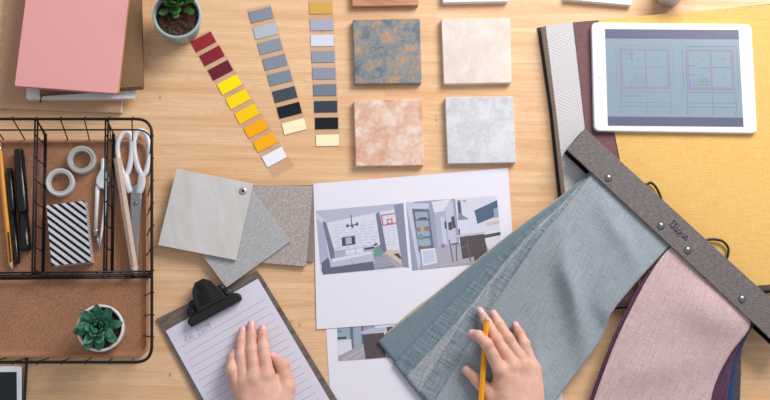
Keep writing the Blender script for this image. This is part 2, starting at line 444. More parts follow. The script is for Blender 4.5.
def add_leaf(bm, base, az, el, L, w, th, curl=.3, tipw=.12):
    d = Vector((math.cos(az)*math.cos(el), math.sin(az)*math.cos(el), math.sin(el))); s = Vector((-math.sin(az), math.cos(az), 0)); u = s.cross(d)*-1
    if u.z < 0: u = -u
    N = 12; rings = []
    for i in range(N+1):
        t = i/N; wd = w*float(np.interp(t, [0,.25,.5,.68,.82,.92,1], [.5,.75,.97,1,.82,.52,.08]))
        c = Vector(base)+d*L*t+u*L*curl*(t*t)
        rings.append([bm.verts.new(c+s*math.cos(a)*wd/2+u*(math.sin(a)*th/2*(wd/w)**.7 + (-.16*w*(1-abs(math.cos(a))**2) if math.sin(a)>0 else 0))) for a in [2*math.pi*k/10 for k in range(10)]])
    for i in range(N):
        for k in range(10): bm.faces.new((rings[i][k], rings[i][(k+1)%10], rings[i+1][(k+1)%10], rings[i+1][k]))
    bm.faces.new(rings[0]); bm.faces.new(rings[-1])
bc = P(100, 328, .058)
sp = thing('potted_succulent', 'small dark green rosette succulent in a white pot in the wire basket', 'potted plant', (bc.x, bc.y, .0045))
c = pot(sp, 100, 328, .058, .0310, .0265, M['white_ceramic'], .0006, .052)
bm = bm_new(); k = 0; ga = math.radians(137.5)
cc = P(98, 327, .060)
for cnt, el_, L_, w_, z_, a0_ in ((8,8,.0315,.0135,.056,.2),(7,26,.0275,.0130,.0585,.5),(6,44,.0205,.0115,.0605,.1),(5,60,.0140,.0090,.062,.7),(3,76,.0090,.0060,.0635,.2)):
    for i in range(cnt):
        az = a0_+2*math.pi*i/cnt+random.uniform(-.12,.12)
        add_leaf(bm, (cc.x+.003*math.cos(az), cc.y+.003*math.sin(az), z_), az, math.radians(el_+random.uniform(-4,4)), L_*random.uniform(.88,1.05), w_*random.uniform(.9,1.05), .0046, .16)
link('foliage', bm, M['leaf'], sp, True)
bc = P(177, 15, .055)
tp = thing('potted_plant', 'green succulent in a pale teal pot beside the colour strips', 'potted plant', (bc.x, bc.y, 0))
c = pot(tp, 177, 15, .055, .0335, .0270, M['teal_ceramic'], .0010, .049)
bm = bm_new()
for (ox, oy, nn, R) in ((176,-2,16,.023),(167,-10,10,.022),(187,-9,10,.022)):
    cc = P(ox, oy, .065)
    for i in range(nn):
        f = i/nn; az = ga*i+ox; el = math.radians(75-62*f)
        add_leaf(bm, (cc.x, cc.y, .066-.014*f), az, el, R*(.55+.6*f), .011+.005*f, .006, .15)
cc = P(176,4,.055); add_tube(bm, [(cc.x,cc.y,.048),(cc.x,cc.y+.01,.062)], .005, 8)
for az, L in ((-2.6,.016),(-1.57,.012),(-.4,.018)): add_leaf(bm, P(176+8*math.cos(az),8-3*math.sin(az),.0555), az, .12, L, .010, .005, .15)
link('foliage', bm, M['leaf2'], tp, True)

# ================================================================ colour strips
def film_mat():
    t = NT('clear_film'); t.col('d2b9a4'); t.b.inputs['Alpha'].default_value = .15; return t.fin(.18, 0, .5)
M['film'] = film_mat()
def strip(label, cens, w, h, ang, cols, cnames, tail0, tail1):
    """w, h card size in px, ang in picture degrees"""
    ca, sa = math.cos(math.radians(ang)), math.sin(math.radians(ang))
    X = Vector((ca, -sa)); c0, c1 = Vector(cens[0]), Vector(cens[-1]); Y = (c1-c0).normalized()
    n = len(cens); mid = P(*((c0+c1)/2))
    t = thing('colour_strip', label, 'colour strip', (mid.x, mid.y, 0), 'colour strips of paint samples')
    hw = w/2+.8; a = c0-Y*(h/2+tail0); b = c1+Y*(h/2+tail1)
    slab('film', [tuple(a-X*hw), tuple(a+X*hw), tuple(b+X*hw), tuple(b-X*hw)], .0004, .0001, M['film'], t)
    Yp = Vector((sa, ca))
    for cc, col, nm in zip(cens, cols, cnames):
        cc = Vector(cc); q = [cc-X*w/2-Yp*h/2, cc+X*w/2-Yp*h/2, cc+X*w/2+Yp*h/2, cc-X*w/2+Yp*h/2]
        o = slab('swatch_card', [tuple(p) for p in q], .0011, .0004, plain('card_'+nm.replace(' ','_'), col, .55, spec=.18, var=.015), t, bevel=.0002)
        o['label'] = nm+' swatch card'
def cs(L): return [(140+x/2.2238, y/2.2238) for x, y in L]
strip('colour strip running from dark red through yellow to white', cs([(141,93),(160,124),(179,156),(199,188),(218,220),(238,253),(258,285),(278,316),(299,349)]), 22.5, 11.8, 28,
      ['9c2c36','8a2432','6c2032','ffe40c','fed90e','fdcb0a','fbac10','fcae18','f0f0f8'], ['brick red','dark red','maroon','lemon yellow','bright yellow','golden yellow','amber','orange','white'], 2, 12)
strip('colour strip slanting from mid grey to black and cream, middle of the three strips', cs([(269,33),(279,69),(289,103),(300,138),(311,173),(322,210),(332,245),(343,281)]), 23.2, 11.6, 14.5,
      ['888c99','b3bac6','8a959f','828c9a','7d8a96','444c57','151b26','fbeec4'], ['medium grey','pale grey','green grey','steel grey','blue grey','slate grey','black','cream'], 3, 1)
strip('upright colour strip with an ochre card on top, rightmost of the three strips', cs([(402,18),(404,55),(405,90),(407,126),(409,163),(411,200),(413,237),(415,274),(417,312)]), 23, 11.4, 1,
      ['cfa54c','a4a9bb','d2d8e4','9097a4','8c94a4','72808a','3a414a','151920','fbeec4'], ['ochre','lavender grey','very pale grey','cool grey','blue grey','green grey','charcoal','black','cream'], 4, 1)

# ================================================================ tiles
M['slate'] = m_stone('slate_tile', [(.28,'4c5662'),(.40,'6f7880'),(.50,'868a8c'),(.55,'938b84'),(.60,'a88c72'),(.72,'be9a78')], 62, .3, '56616c', .35, .5, (150,'a9886a',.62,.6), bump=.2)
M['cream'] = m_stone('cream_tile', [(.3,'d8c8bd'),(.5,'e0d2c8'),(.7,'eadfd6')], 34, .4, 'cdb9ab', .25, .35)
M['rosy'] = m_stone('rosy_tile', [(.28,'c58a70'),(.42,'d6a890'),(.52,'deb9a4'),(.66,'e9d5c8')], 58, .15, 'ecd9cc', .15, .45, (110,'bb7c62',.68,.5))
M['marble'] = m_stone('grey_white_marble_tile', [(.25,'b9babf'),(.45,'cfcfd3'),(.65,'dcdbdf')], 48, .3, 'abadb6', .35, .35)
M['tan'] = m_stone('tan_tile', [(.3,'9c6a4e'),(.5,'b98362'),(.7,'cf9d7c')], 40, 1.0, rough=.5, stretch=(.5,3,1))
M['white_tile'] = plain('white_tile', 'ecebee', .3, var=.01)
def tile(label, q, mat):
    o = slab('stone_tile', q, .010, 0, mat, None, bevel=.0009, rad=1.0); tag(o, label, 'tile', 'tile samples')
tile('blue grey slate look tile with rusty orange patches', [(352.8,19.5),(420,18.5),(421.7,83),(355,83.7)], M['slate'])
tile('cream beige tile right of the slate look tile', [(441.4,18.4),(510,17.8),(511.7,82.6),(444,83.9)], M['cream'])
tile('rosy pink mottled tile below the slate look tile', [(354,100.2),(422.2,98.6),(424,165.2),(355.8,166)], M['rosy'])
tile('pale grey veined marble tile below the cream tile', [(445.3,97),(513,96.2),(516.2,162.4),(447.8,163.6)], M['marble'])
tile('tan brown tile cut off by the top edge above the slate look tile', [(350.6,-60),(417.5,-61),(418.6,5.3),(352.3,6.2)], M['tan'])
tile('white glossy tile cut off by the top edge above the cream tile', [(440,-62),(507,-63),(508.6,1.2),(443,2.4)], M['white_tile'])
o = slab('white_sample_board', [(570,-62),(637,-56),(631.6,5.2),(565,-.8)], .010, 0, M['white_tile'], None, bevel=.0009, rad=1); tag(o, 'tilted white tile near the grey cup', 'tile', 'tile samples'); o.name = 'stone_tile'

# cup
cc = P(667, -6.5, 0); cup = thing('cup', 'pale grey cup cut off by the top edge near the tablet', 'cup', (cc.x, cc.y, 0))
bm = bm_new(); n = 40; pr = [(.002,0),(.0195,0),(.0212,.0015),(.0218,.006),(.0222,.03),(.0225,.055),(.0220,.0565),(.0210,.055),(.0205,.03),(.018,.006),(.001,.005)]
rings = [[bm.verts.new((cc.x+r*math.cos(2*math.pi*k/n), cc.y+r*math.sin(2*math.pi*k/n), z)) for k in range(n)] for r, z in pr]
for i in range(len(rings)-1):
    for k in range(n): bm.faces.new((rings[i][k], rings[i][(k+1)%n], rings[i+1][(k+1)%n], rings[i+1][k]))
link('cup_body', bm, plain('grey_ceramic','d2cccd',.4,var=.04), cup, True)
bm = bm_new(); add_tube(bm, spline([(cc.x+.024,cc.y+.008,.046),(cc.x+.038,cc.y+.013,.045),(cc.x+.042,cc.y+.015,.030),(cc.x+.034,cc.y+.012,.016),(cc.x+.0225,cc.y+.008,.014)],6), .003, 8); link('handle', bm, plain('grey_ceramic_handle','d2cccd',.4), cup, True)

# ================================================================ printed sheets
pc = {k: flat('ink_'+k, tuple(int(c[i:i+2],16)*.84+b*.16 for i, b in ((0,188),(2,190),(4,210))), .6) for k, c in dict(wall='c9cbdb', wall2='bfc1d4', ceil='b3b6c9', brick='d9dae6', curtain='666a7c', sofa='54566a', cushion='b9bccc', floor='85828e', rug='a9a9b6', tvu='a6a9bb', dark='34363f', green='5d8f7c', red='c8505c', wood='cdb8a4', pillar='7f8398', steel='7a7e8c', blue='39556e', isl='44383a', isltop='b9b9c6', shelf='5a5f70', shelfin='8fa4b4', yellow='b2a25e', mag='9a5a70', hall='a6acc2', hallw='9197ae', line='b2b4c4', door='c4c8d8', white='dcdce8', plank='a39ca2', stool='55555f').items()}
def rect(c, x0, y0, x1, y1): return (c, [(x0,y0),(x1,y0),(x1,y1),(x0,y1)])
def living():
    L = [rect('brick',0,0,1,1), ('ceil',[(0,0),(1,0),(1,.03),(.9,.08),(.12,.2),(0,.17)]), ('wall',[(0,.03),(.12,.2),(.12,.9),(0,.95)]),
         ('hall',[(0,.12),(.08,.22),(.10,.75),(0,.85)])]
    random.seed(3)
    for r in range(11):
        y = .24+r*.045; x = .17+random.random()*.05
        while x < .66:
            w = .03+random.random()*.05; L.append(rect('wall2', x, y, min(.68,x+w), y+.012)); x += w+.02+random.random()*.03
    L += [rect('brick',.72,.1,.90,.62)]
    for r in range(11):
        y = .14+r*.043; x = .73+random.random()*.03
        while x < .87: L.append(rect('wall2', x, y, min(.89,x+.03), y+.012)); x += .05
    L += [('curtain',[(.07,.17),(.105,.19),(.19,.75),(.13,.8)]), ('curtain',[(.68,.13),(.72,.1),(.77,.74),(.71,.77)]), ('pillar',[(.895,.02),(1,0),(1,1),(.93,.98)]),
          ('plank',[(.10,.80),(.7,.72),(.74,.74),(.93,.98),(.1,1)]), ('wood',[(.74,.74),(.78,.70),(.91,.72),(.93,.97)]), ('floor',[(.55,.80),(.72,.75),(.86,.98),(.58,.99)])]
    for k in range(6): L.append(('line',[(.56,.81+.03*k),(.74+.02*k,.77+.03*k),(.745+.02*k,.78+.03*k),(.56,.82+.03*k)]))
    L += [('dark',[(.84,.77),(.9,.77),(.93,.86),(.9,.85)]), ('tvu',[(.17,.65),(.64,.62),(.64,.74),(.17,.79)]), ('white',[(.30,.655),(.41,.645),(.41,.72),(.30,.73)]), ('white',[(.42,.64),(.50,.637),(.50,.71),(.42,.715)]),
          ('dark',[(.515,.645),(.63,.635),(.63,.665),(.515,.675)]), ('dark',[(.27,.45),(.42,.44),(.42,.57),(.27,.585)]), ('tvu',[(.31,.46),(.38,.455),(.38,.56),(.31,.57)]),
          rect('dark',.393,.11,.400,.28), ('dark',[(.33,.27),(.47,.26),(.47,.272),(.33,.282)]), rect('dark',.34,.25,.355,.30), rect('dark',.45,.235,.465,.285), rect('dark',.392,.27,.41,.31),
          ('green',[(.62,.66),(.70,.61),(.72,.78),(.62,.80)]), ('dark',[(.63,.59),(.67,.585),(.67,.61),(.63,.62)]),
          ('sofa',[(.02,.82),(.10,.74),(.12,.90),(.02,.98)]), ('cushion',[(.11,.79),(.60,.72),(.62,.88),(.12,.92)]), ('white',[(.13,.77),(.58,.70),(.60,.74),(.15,.82)]), ('tvu',[(.34,.80),(.36,.79),(.38,.88),(.36,.88)]), ('sofa',[(.01,.91),(.60,.86),(.61,.99),(.03,1)]),
          ('red',[(.735,.155),(.90,.14),(.90,.155),(.735,.17)]), ('red',[(.735,.16),(.748,.16),(.755,.32),(.742,.32)]), ('red',[(.742,.31),(.905,.295),(.905,.31),(.742,.325)]), ('red',[(.80,.225),(.86,.22),(.86,.235),(.80,.24)]), ('red',[(.80,.23),(.81,.23),(.81,.30),(.80,.30)]), ('red',[(.85,.225),(.86,.225),(.86,.29),(.85,.29)]), ('red',[(.79,.295),(.87,.285),(.87,.30),(.79,.31)])]
    return L
def kitchen():
    L = [rect('hallw',0,0,1,1), ('door',[(0,0),(.08,0),(.10,1),(.07,1)]), ('hall',[(.30,.05),(.52,.02),(.52,.7),(.30,.7)]), ('white',[(.28,.02),(.50,.0),(.40,.17),(.30,.18)]), ('hall',[(.33,.2),(.42,.2),(.42,.68),(.33,.68)]),
         ('door',[(.36,.25),(.40,.24),(.41,.66),(.365,.66)]), ('wall2',[(.42,.12),(.52,.02),(.53,.72),(.43,.68)]),
         ('plank',[(.08,.95),(.28,.70),(.55,.66),(.8,.72),(.98,1),(.08,1)])]
    for k in range(8): L.append(('line',[(.12,.97-.035*k),(.9,.93-.03*k),(.9,.94-.03*k),(.12,.98-.035*k)]))
    L += [rect('white',.53,0,1,.66)]
    for k in range(22): L.append(rect('wall2',.54+k*.021,.02,.545+k*.021,.62-(.1 if k>14 else 0)))
    L += [rect('hallw',.515,0,.54,.72), ('shelf',[(.06,.10),(.24,.13),(.26,.72),(.09,.74)]), ('door',[(.06,.02),(.25,.04),(.25,.12),(.06,.10)])]
    for k in range(4): y = .15+.13*k; L.append(('shelfin',[(.085,y),(.225,y+.01),(.23,y+.11),(.09,y+.11)]))
    L += [rect('mag',.10,.38,.13,.44), rect('yellow',.13,.37,.17,.44), rect('green',.17,.38,.19,.44), rect('mag',.19,.37,.22,.44), rect('green',.10,.48,.15,.56), rect('yellow',.13,.63,.21,.66), rect('dark',.12,.24,.21,.26),
          ('white',[(.11,.70),(.27,.70),(.28,.92),(.12,.95)]), ('door',[(.13,.73),(.255,.73),(.26,.89),(.135,.92)]),
          ('mag',[(.34,.66),(.38,.65),(.38,.70),(.34,.70)]), ('dark',[(.40,.33),(.42,.32),(.42,.43),(.40,.43)]), ('isl',[(.44,.35),(.48,.33),(.48,.45),(.44,.46)]), ('isl',[(.48,.27),(.51,.25),(.52,.43),(.485,.44)]),
          rect('steel',.56,.03,.60,.27), rect('dark',.57,.06,.59,.22), ('steel',[(.56,.25),(.60,.25),(.67,.32),(.55,.32)]), rect('yellow',.63,.03,.66,.06),
          ('blue',[(.74,.2),(1,.07),(1,.3),(.76,.40)]), ('hallw',[(.95,.20),(1,.18),(1,.33),(.95,.33)]), ('wood',[(.86,.40),(1,.37),(1,.42),(.86,.44)]), ('isl',[(.78,.58),(1,.55),(1,.60),(.80,.63)]), ('white',[(.80,.63),(1,.60),(1,.9),(.86,.82)]),
          ('isl',[(.55,.57),(.67,.56),(.69,.88),(.56,.90)]), ('isl',[(.67,.57),(.82,.56),(.84,.90),(.69,.99)]), ('isltop',[(.50,.545),(.80,.53),(.84,.555),(.52,.575)]),
          rect('stool',.545,.45,.56,.54), ('stool',[(.43,.60),(.44,.60),(.46,.93),(.45,.93)]), ('stool',[(.45,.66),(.53,.65),(.53,.67),(.45,.68)]), ('stool',[(.50,.67),(.51,.67),(.50,.92),(.49,.92)]), ('stool',[(.62,.62),(.63,.62),(.65,.95),(.64,.95)]), ('stool',[(.56,.72),(.64,.70),(.64,.715),(.56,.735)])]
    return L
s2 = thing('printed_sheet', 'lower white printed sheet half hidden under the other sheet', 'sheet of paper', (*P(450,360)[:2], .0002), 'printed interior sheets')
slab('paper', [(322,262),(558,250),(564.5,470),(334.5,470)], .0006, .0002, M['paper'], s2)
k2 = [('isltop' if False else c, p) for c, p in [rect('hallw',0,0,1,1), ('shelfin',[(0,.0),(.17,.0),(.17,.45),(0,.5)]), rect('shelf',.17,0,.21,.85), rect('shelfin',.22,0,.32,.6), rect('shelf',.32,0,.35,.55), rect('white',.50,0,1,.5),
    ('white',[(0,.42),(.18,.40),(.19,.80),(0,.84)]), rect('green',0,.12,.06,.2), rect('dark',0,.32,.12,.38), ('plank',[(0,.86),(.35,.55),(1,.6),(1,1),(0,1)]), ('line',[(.05,.95),(.35,.66),(.36,.68),(.08,.98)]), ('line',[(.2,.97),(.36,.75),(.37,.77),(.23,.98)]),
    ('isl',[(.33,.30),(.62,.28),(.63,.97),(.36,.99)]), ('isltop',[(.30,.22),(.44,.14),(.68,.14),(.64,.26),(.34,.29)]), ('isl',[(.66,.14),(.74,.13),(.74,.5),(.66,.55)]), ('stool',[(.66,.45),(.68,.45),(.70,.9),(.68,.9)]), ('stool',[(.78,.3),(.95,.28),(.95,.31),(.78,.33)]), ('stool',[(.86,.3),(.88,.3),(.89,.9),(.87,.9)]), ('stool',[(.70,.62),(.9,.58),(.9,.6),(.7,.65)])]]
k2 = [(c, [(u, v) for u, v in p]) for c, p in k2]
printed('printed_photo', [(337,326),(412,320),(414,356.5),(338.3,361.2)], .0007, k2, s2, pc)
s1 = thing('printed_sheet', 'upper white printed sheet with pictures of a living room and kitchen', 'sheet of paper', (*P(412,250)[:2], .0012), 'printed interior sheets')
slab('paper', [(313.4,183.6),(407,176.4),(508,167.8),(512,228),(520,314),(410,322.6),(316.6,329.3)], .0016, .0012, M['paper'], s1)
pa = printed('printed_photo', [(315.8,210.8),(403.2,203),(408.8,267.4),(320.9,274.6)], .0017, living(), s1, pc); pa['label'] = 'printed picture of a living room with a grey sofa'
pb = printed('printed_photo', [(406,202.4),(496.6,195.4),(503.5,261.5),(412.2,270.8)], .0017, kitchen(), s1, pc); pb['label'] = 'printed picture of a kitchen and hallway'

# ================================================================ clipboard
def m_clipboard():
    t = NT('weathered_board'); v = t.coord(.55, (8, 60, 1)); n = t.noise(v, 3, 5, .65, .5); n2 = t.noise(t.coord(), 220, 3, .7)
    c = t.ramp(n, [(.3,'4f4340'),(.45,'6e5f58'),(.6,'7f7068'),(.75,'6d7a7c')]); c = t.mix(t.math('MULTIPLY', n2, .35), c, '3f3634'); t.col(c); t.bump(n2, .2, .0006); return t.fin(.6)
cb = thing('clipboard', 'brown clipboard with a black clip holding the lined page', 'clipboard', (*P(255,360)[:2], 0))
slab('board', [(156.3,318.8),(257,270.6),(262,277),(376,463),(236,472)], .0035, 0, m_clipboard(), cb, rad=1.2, bevel=.0004)
# the clip
cx = M['black_soft']; cblk = plain('black_clip', '101215', .42)
ax = Vector((242,294.5))-Vector((190,322.5)); ax.normalize(); pr_ = Vector((ax.y, -ax.x))   # up-left, away from the paper
bp = Vector((214.5,309.5))
def cl(u, v): q = bp+ax*u+pr_*v; return (q.x, q.y)
slab('clip_jaw', [cl(-29,-4.5),cl(29,-4.5),cl(30.5,1),cl(27,5),cl(16,7),cl(-15,7),cl(-27,5),cl(-30.5,1)], .016, .0058, cblk, cb, rad=3.5, bevel=.0028, seg=3, smooth=False)
slab('clip_lever', [cl(-16,5),cl(16,5),cl(14.5,15),cl(10.5,27),cl(4.5,33),cl(-5,33),cl(-11,27),cl(-15.5,15)], .0195, .006, cblk, cb, rad=1.2, bevel=.0012, seg=3)
bm = bm_new()
for v in (10,12.6,15.2,17.8,20.4):
    w = 10.5-(v-10)*.22
    add_tube(bm, [P(*cl(-w,v),.0199), P(*cl(w,v),.0199)], .0008, 6)
link('grip_rib', bm, plain('black_rib','08090b',.5), cb, True)
h = P(*cl(-1.2,26.2),.0197); prof('hang_hole', (h.x,h.y,.0193), (h.x,h.y,.0200), [(0,.0055),(.9,.0055),(1,.0045)], plain('hole_dark','050506',.9), cb, 20)
for s in (-20,19):
    bm = bm_new(); a, b = P(*cl(s*1.0,8),.008), P(*cl(s*.82,15),.008)
    add_prof(bm, (a.x,a.y,.0036), (a.x,a.y,.013), [(0,.0085),(.8,.0085),(1,.0065)], 16); add_prof(bm, (b.x,b.y,.0036), (b.x,b.y,.011), [(0,.006),(.8,.006),(1,.004)], 16)
    link('hinge', bm, cblk, cb, True)
    q = P(*cl(s*1.0,8.5),.0135); prof('rivet', (q.x,q.y,.0129), (q.x,q.y,.0145), [(0,.0032),(.6,.0030),(1,.0014)], plain('rivet_bronze','4a4038',.4,.8), cb, 14)
pg = thing('lined_page', 'white lined page with a handwritten colour code clipped to the clipboard', 'sheet of paper', (*P(262,360)[:2], .0036))
slab('paper', [(165.6,330.8),(258,278.6),(371,470),(247,478)], .0042, .0036, M['paper2'], pg)
ink('ruled_line', [[(181+3.62*i, 347.3+6.62*i), (264.2+3.66*i, 299.6+6.62*i)] for i in range(20)], .0043, .00055, flat('ruled_grey','a29eac'), pg, .00006)
# handwriting RAL 2009 along the first line
def hand_text():
    glyph = {'R':[[(0,0),(.15,1),(.5,.95),(.55,.65),(.1,.5),(.6,0)]], 'A':[[(0,0),(.35,1),(.6,0)],[(.1,.4),(.55,.4)]], 'L':[[(.1,1),(0,.05),(.5,.08)]],
             '2':[[(0,.75),(.15,1),(.45,.95),(.45,.6),(.05,.05),(.25,.12),(.6,0)]], '0':[[(.3,1),(.05,.7),(.1,.15),(.35,0),(.55,.4),(.5,.85),(.3,1)]], '9':[[(.5,.75),(.3,1),(.05,.8),(.15,.5),(.45,.6),(.52,.9),(.45,.4),(.3,0)]]}
    st = []; o = Vector((186.2,342.6)); X = Vector((.867,-.497)); Y = Vector((-.35,-.93)); adv = 0
    for ch in 'RAL 2009':
        if ch == ' ': adv += 2.3; continue
        for g in glyph[ch]:
            s = [o+X*(adv+a*4.6)+Y*(b*6.2) for a, b in g]; st.append([(p.x,p.y) for p in spline([(p.x,p.y,0) for p in s],4)])
        adv += 4.0
    return st
ink('handwriting', hand_text(), .0043, .0006, flat('pencil_grey','b2afbc'), pg, .0001)

# ================================================================ laminate samples on a rivet
lf = thing('laminate_samples', 'fan of three square laminate samples joined by a rivet above the clipboard', 'material samples', (*P(236,225)[:2], .0001))
M['lam1'] = m_stone('pale_concrete_laminate', [(.3,'c6c2be'),(.55,'d0ccc9'),(.75,'d9d6d4')], 16, .6, rough=.5, rot=.2, stretch=(3,.8,1), speck=(170,'a5a29d',.66,.5))
M['lam2'] = m_stone('grey_granite_laminate', [(.3,'97989a'),(.5,'acacad'),(.7,'c2c2c3')], 520, .3, rough=.6)
M['lam3'] = m_stone('taupe_stone_laminate', [(.3,'948881'),(.5,'ada29c'),(.7,'c3bab4')], 300, .4, '6e615b', .15, rough=.6)
def lam(nm, q, zt, zb, mt, dark):
    o = slab('laminate_board', q, zt, zb, mt, lf, bevel=.0003, rad=.6); o['label'] = nm; return o
def fitq(q): return q
lam('lower taupe board at the back', [(241,185.4),(313.4,185.0),(313.6,262),(264,259)], .0035, .0005, plain('dark_taupe_core','877c75',.6), 0)
lam('speckled taupe stone board', [(240,184.2),(312.6,186.4),(306.2,266.6),(262.5,262.8)], .0070, .0036, M['lam3'], 0)
lam('speckled grey granite board', [(243.6,180),(290.7,241.2),(226.3,287.6),(180,226)], .0105, .0071, M['lam2'], 0)
lam('pale concrete board on top', [(176.6,168.8),(253.3,183.6),(236,260.2),(158,245)], .0155, .0120, M['lam1'], 0)
rp = P(243,191,.0155); prof('rivet', (rp.x,rp.y,.0001), (rp.x,rp.y,.0172), [(0,.004),(.90,.004),(.93,.0054),(.97,.005),(1,.0030)], M['metal'], lf, 20)
q = P(243,191,.0173); prof('rivet_hole', (rp.x,rp.y,.0170), (rp.x,rp.y,.01735), [(0,.0022),(1,.0020)], M['black_soft'], lf, 12)

# ================================================================ sample book
bk = thing('fabric_sample_book', 'open fabric sample book with a large yellow sheet under the tablet', 'sample book', (*P(660,160)[:2], 0))
slab('cover', [(537.6,27.5),(820,-1),(824,287),(617,308.8),(574,313),(557.5,189),(549.5,110)], .003, 0, M['black_soft'], bk, bevel=.0006)
def m_pattern():
    t = NT('geometric_white_wallpaper'); v = t.coord(.12); sep = t.n('ShaderNodeSeparateXYZ'); t.l(v, sep.inputs[0]); x, y = sep.outputs[0], sep.outputs[1]
    per = .085
    fy = t.math('ABSOLUTE', t.math('SUBTRACT', t.math('FRACT', t.math('ADD', t.math('DIVIDE', y, per), 10.15)), .5))
    fx = t.math('ABSOLUTE', t.math('SUBTRACT', t.math('FRACT', t.math('ADD', t.math('DIVIDE', x, .062), 10.25)), .5))
    which = t.math('GREATER_THAN', fx, t.math('MULTIPLY', fy, .95))
    w2 = t.math('GREATER_THAN', t.math('FRACT', t.math('ADD', t.math('DIVIDE', y, per), 10.15)), .5)
    s1 = t.math('LESS_THAN', t.math('FRACT', t.math('ADD', t.math('DIVIDE', t.math('ADD', x, t.math('MULTIPLY', y, .1)), .0036), 50)), .45)
    s2 = t.math('LESS_THAN', t.math('FRACT', t.math('ADD', t.math('DIVIDE', t.math('ADD', t.math('MULTIPLY', x, .55), y), .0052), 50)), .45)
    s3 = t.math('LESS_THAN', t.math('FRACT', t.math('ADD', t.math('DIVIDE', t.math('SUBTRACT', t.math('MULTIPLY', x, .8), y), .0052), 50)), .45)
    a = t.n('ShaderNodeMix', data_type='FLOAT'); t.l(w2, a.inputs[0]); t.l(s2, a.inputs[2]); t.l(s3, a.inputs[3])
    b = t.n('ShaderNodeMix', data_type='FLOAT'); t.l(which, b.inputs[0]); t.l(s1, b.inputs[2]); t.l(a.outputs[0], b.inputs[3])
    t.col(t.mix(t.math('MULTIPLY', b.outputs[0], .75), 'cbc8c9', 'b2aeb0')); return t.fin(.6)
blk = m_stripes('page_block_edges', '76685f', '8d8077', 0, .0009)
slab('page_block', [(545.5,25.5),(790,8),(794,282),(630,300),(577,305),(565,190),(556,110)], .0178, .003, plain('taupe_page_edges','b3a598',.8,var=.25,scale=500), bk,
     bot=[(540.5,28.5),(790,3),(794,287),(630,306),(575,311),(560.5,189),(552,110)])
o = slab('patterned_sheet', [(545.5,25),(573.5,22.5),(790,7),(794,280),(630,298.5),(577,303.5),(565,190),(556,110)], .0195, .0178, m_pattern(), bk, rad=1.2, bevel=.0003); o['label'] = 'white sheet with a geometric line pattern'
o = slab('brown_sheet', [(573.3,22),(790,5),(794,281),(630,300.3),(604,303),(590,180),(585.5,128)], .0208, .0195, M['brown_fab'], bk, bevel=.0003); o['label'] = 'purplish brown fabric sheet'
o = slab('yellow_sheet', [(598,19.3),(700,11.0),(815,0.5),(818,280),(640,297),(619.5,158),(614.0,130)], .0221, .0208, M['yellow_fab'], bk, bevel=.0003); o['label'] = 'large mustard yellow fabric sheet'

# ================================================================ tablet
tb = thing('tablet', 'white tablet showing two floor plans on the yellow fabric sheet', 'tablet', (*P(675,78,.022)[:2], .0222))
TQ = [(591.5,22.2),(751.5,24.0),(757.5,133.3),(594.3,131.0)]
slab('tablet_body', TQ, .0290, .0222, M['white_plastic'], tb, rad=6, bevel=.0016, seg=3)
def m_screen(name, c, e):
    t = NT(name); t.col(c); t.b.inputs['Emission Color'].default_value = lin(c); t.b.inputs['Emission Strength'].default_value = e; return t.fin(.22, 0, .25)
SQ = [(605,29),(738.6,29.9),(743.6,126.8),(608,125.6)]
scr = slab('screen', SQ, .02925, .0288, m_screen('screen_grey_blue','8596a1',.10), tb)
sc = {k: m_screen('screen_'+k, c, .10) for k, c in dict(bar='62647b', wallp='88879a', thin='7c8d99', vio='857fb0', grn='7f9c98', lite='8596a1').items()}
def bezel(c, u0, v0, u1, v1): return rect(c, u0, v0, u1, v1)
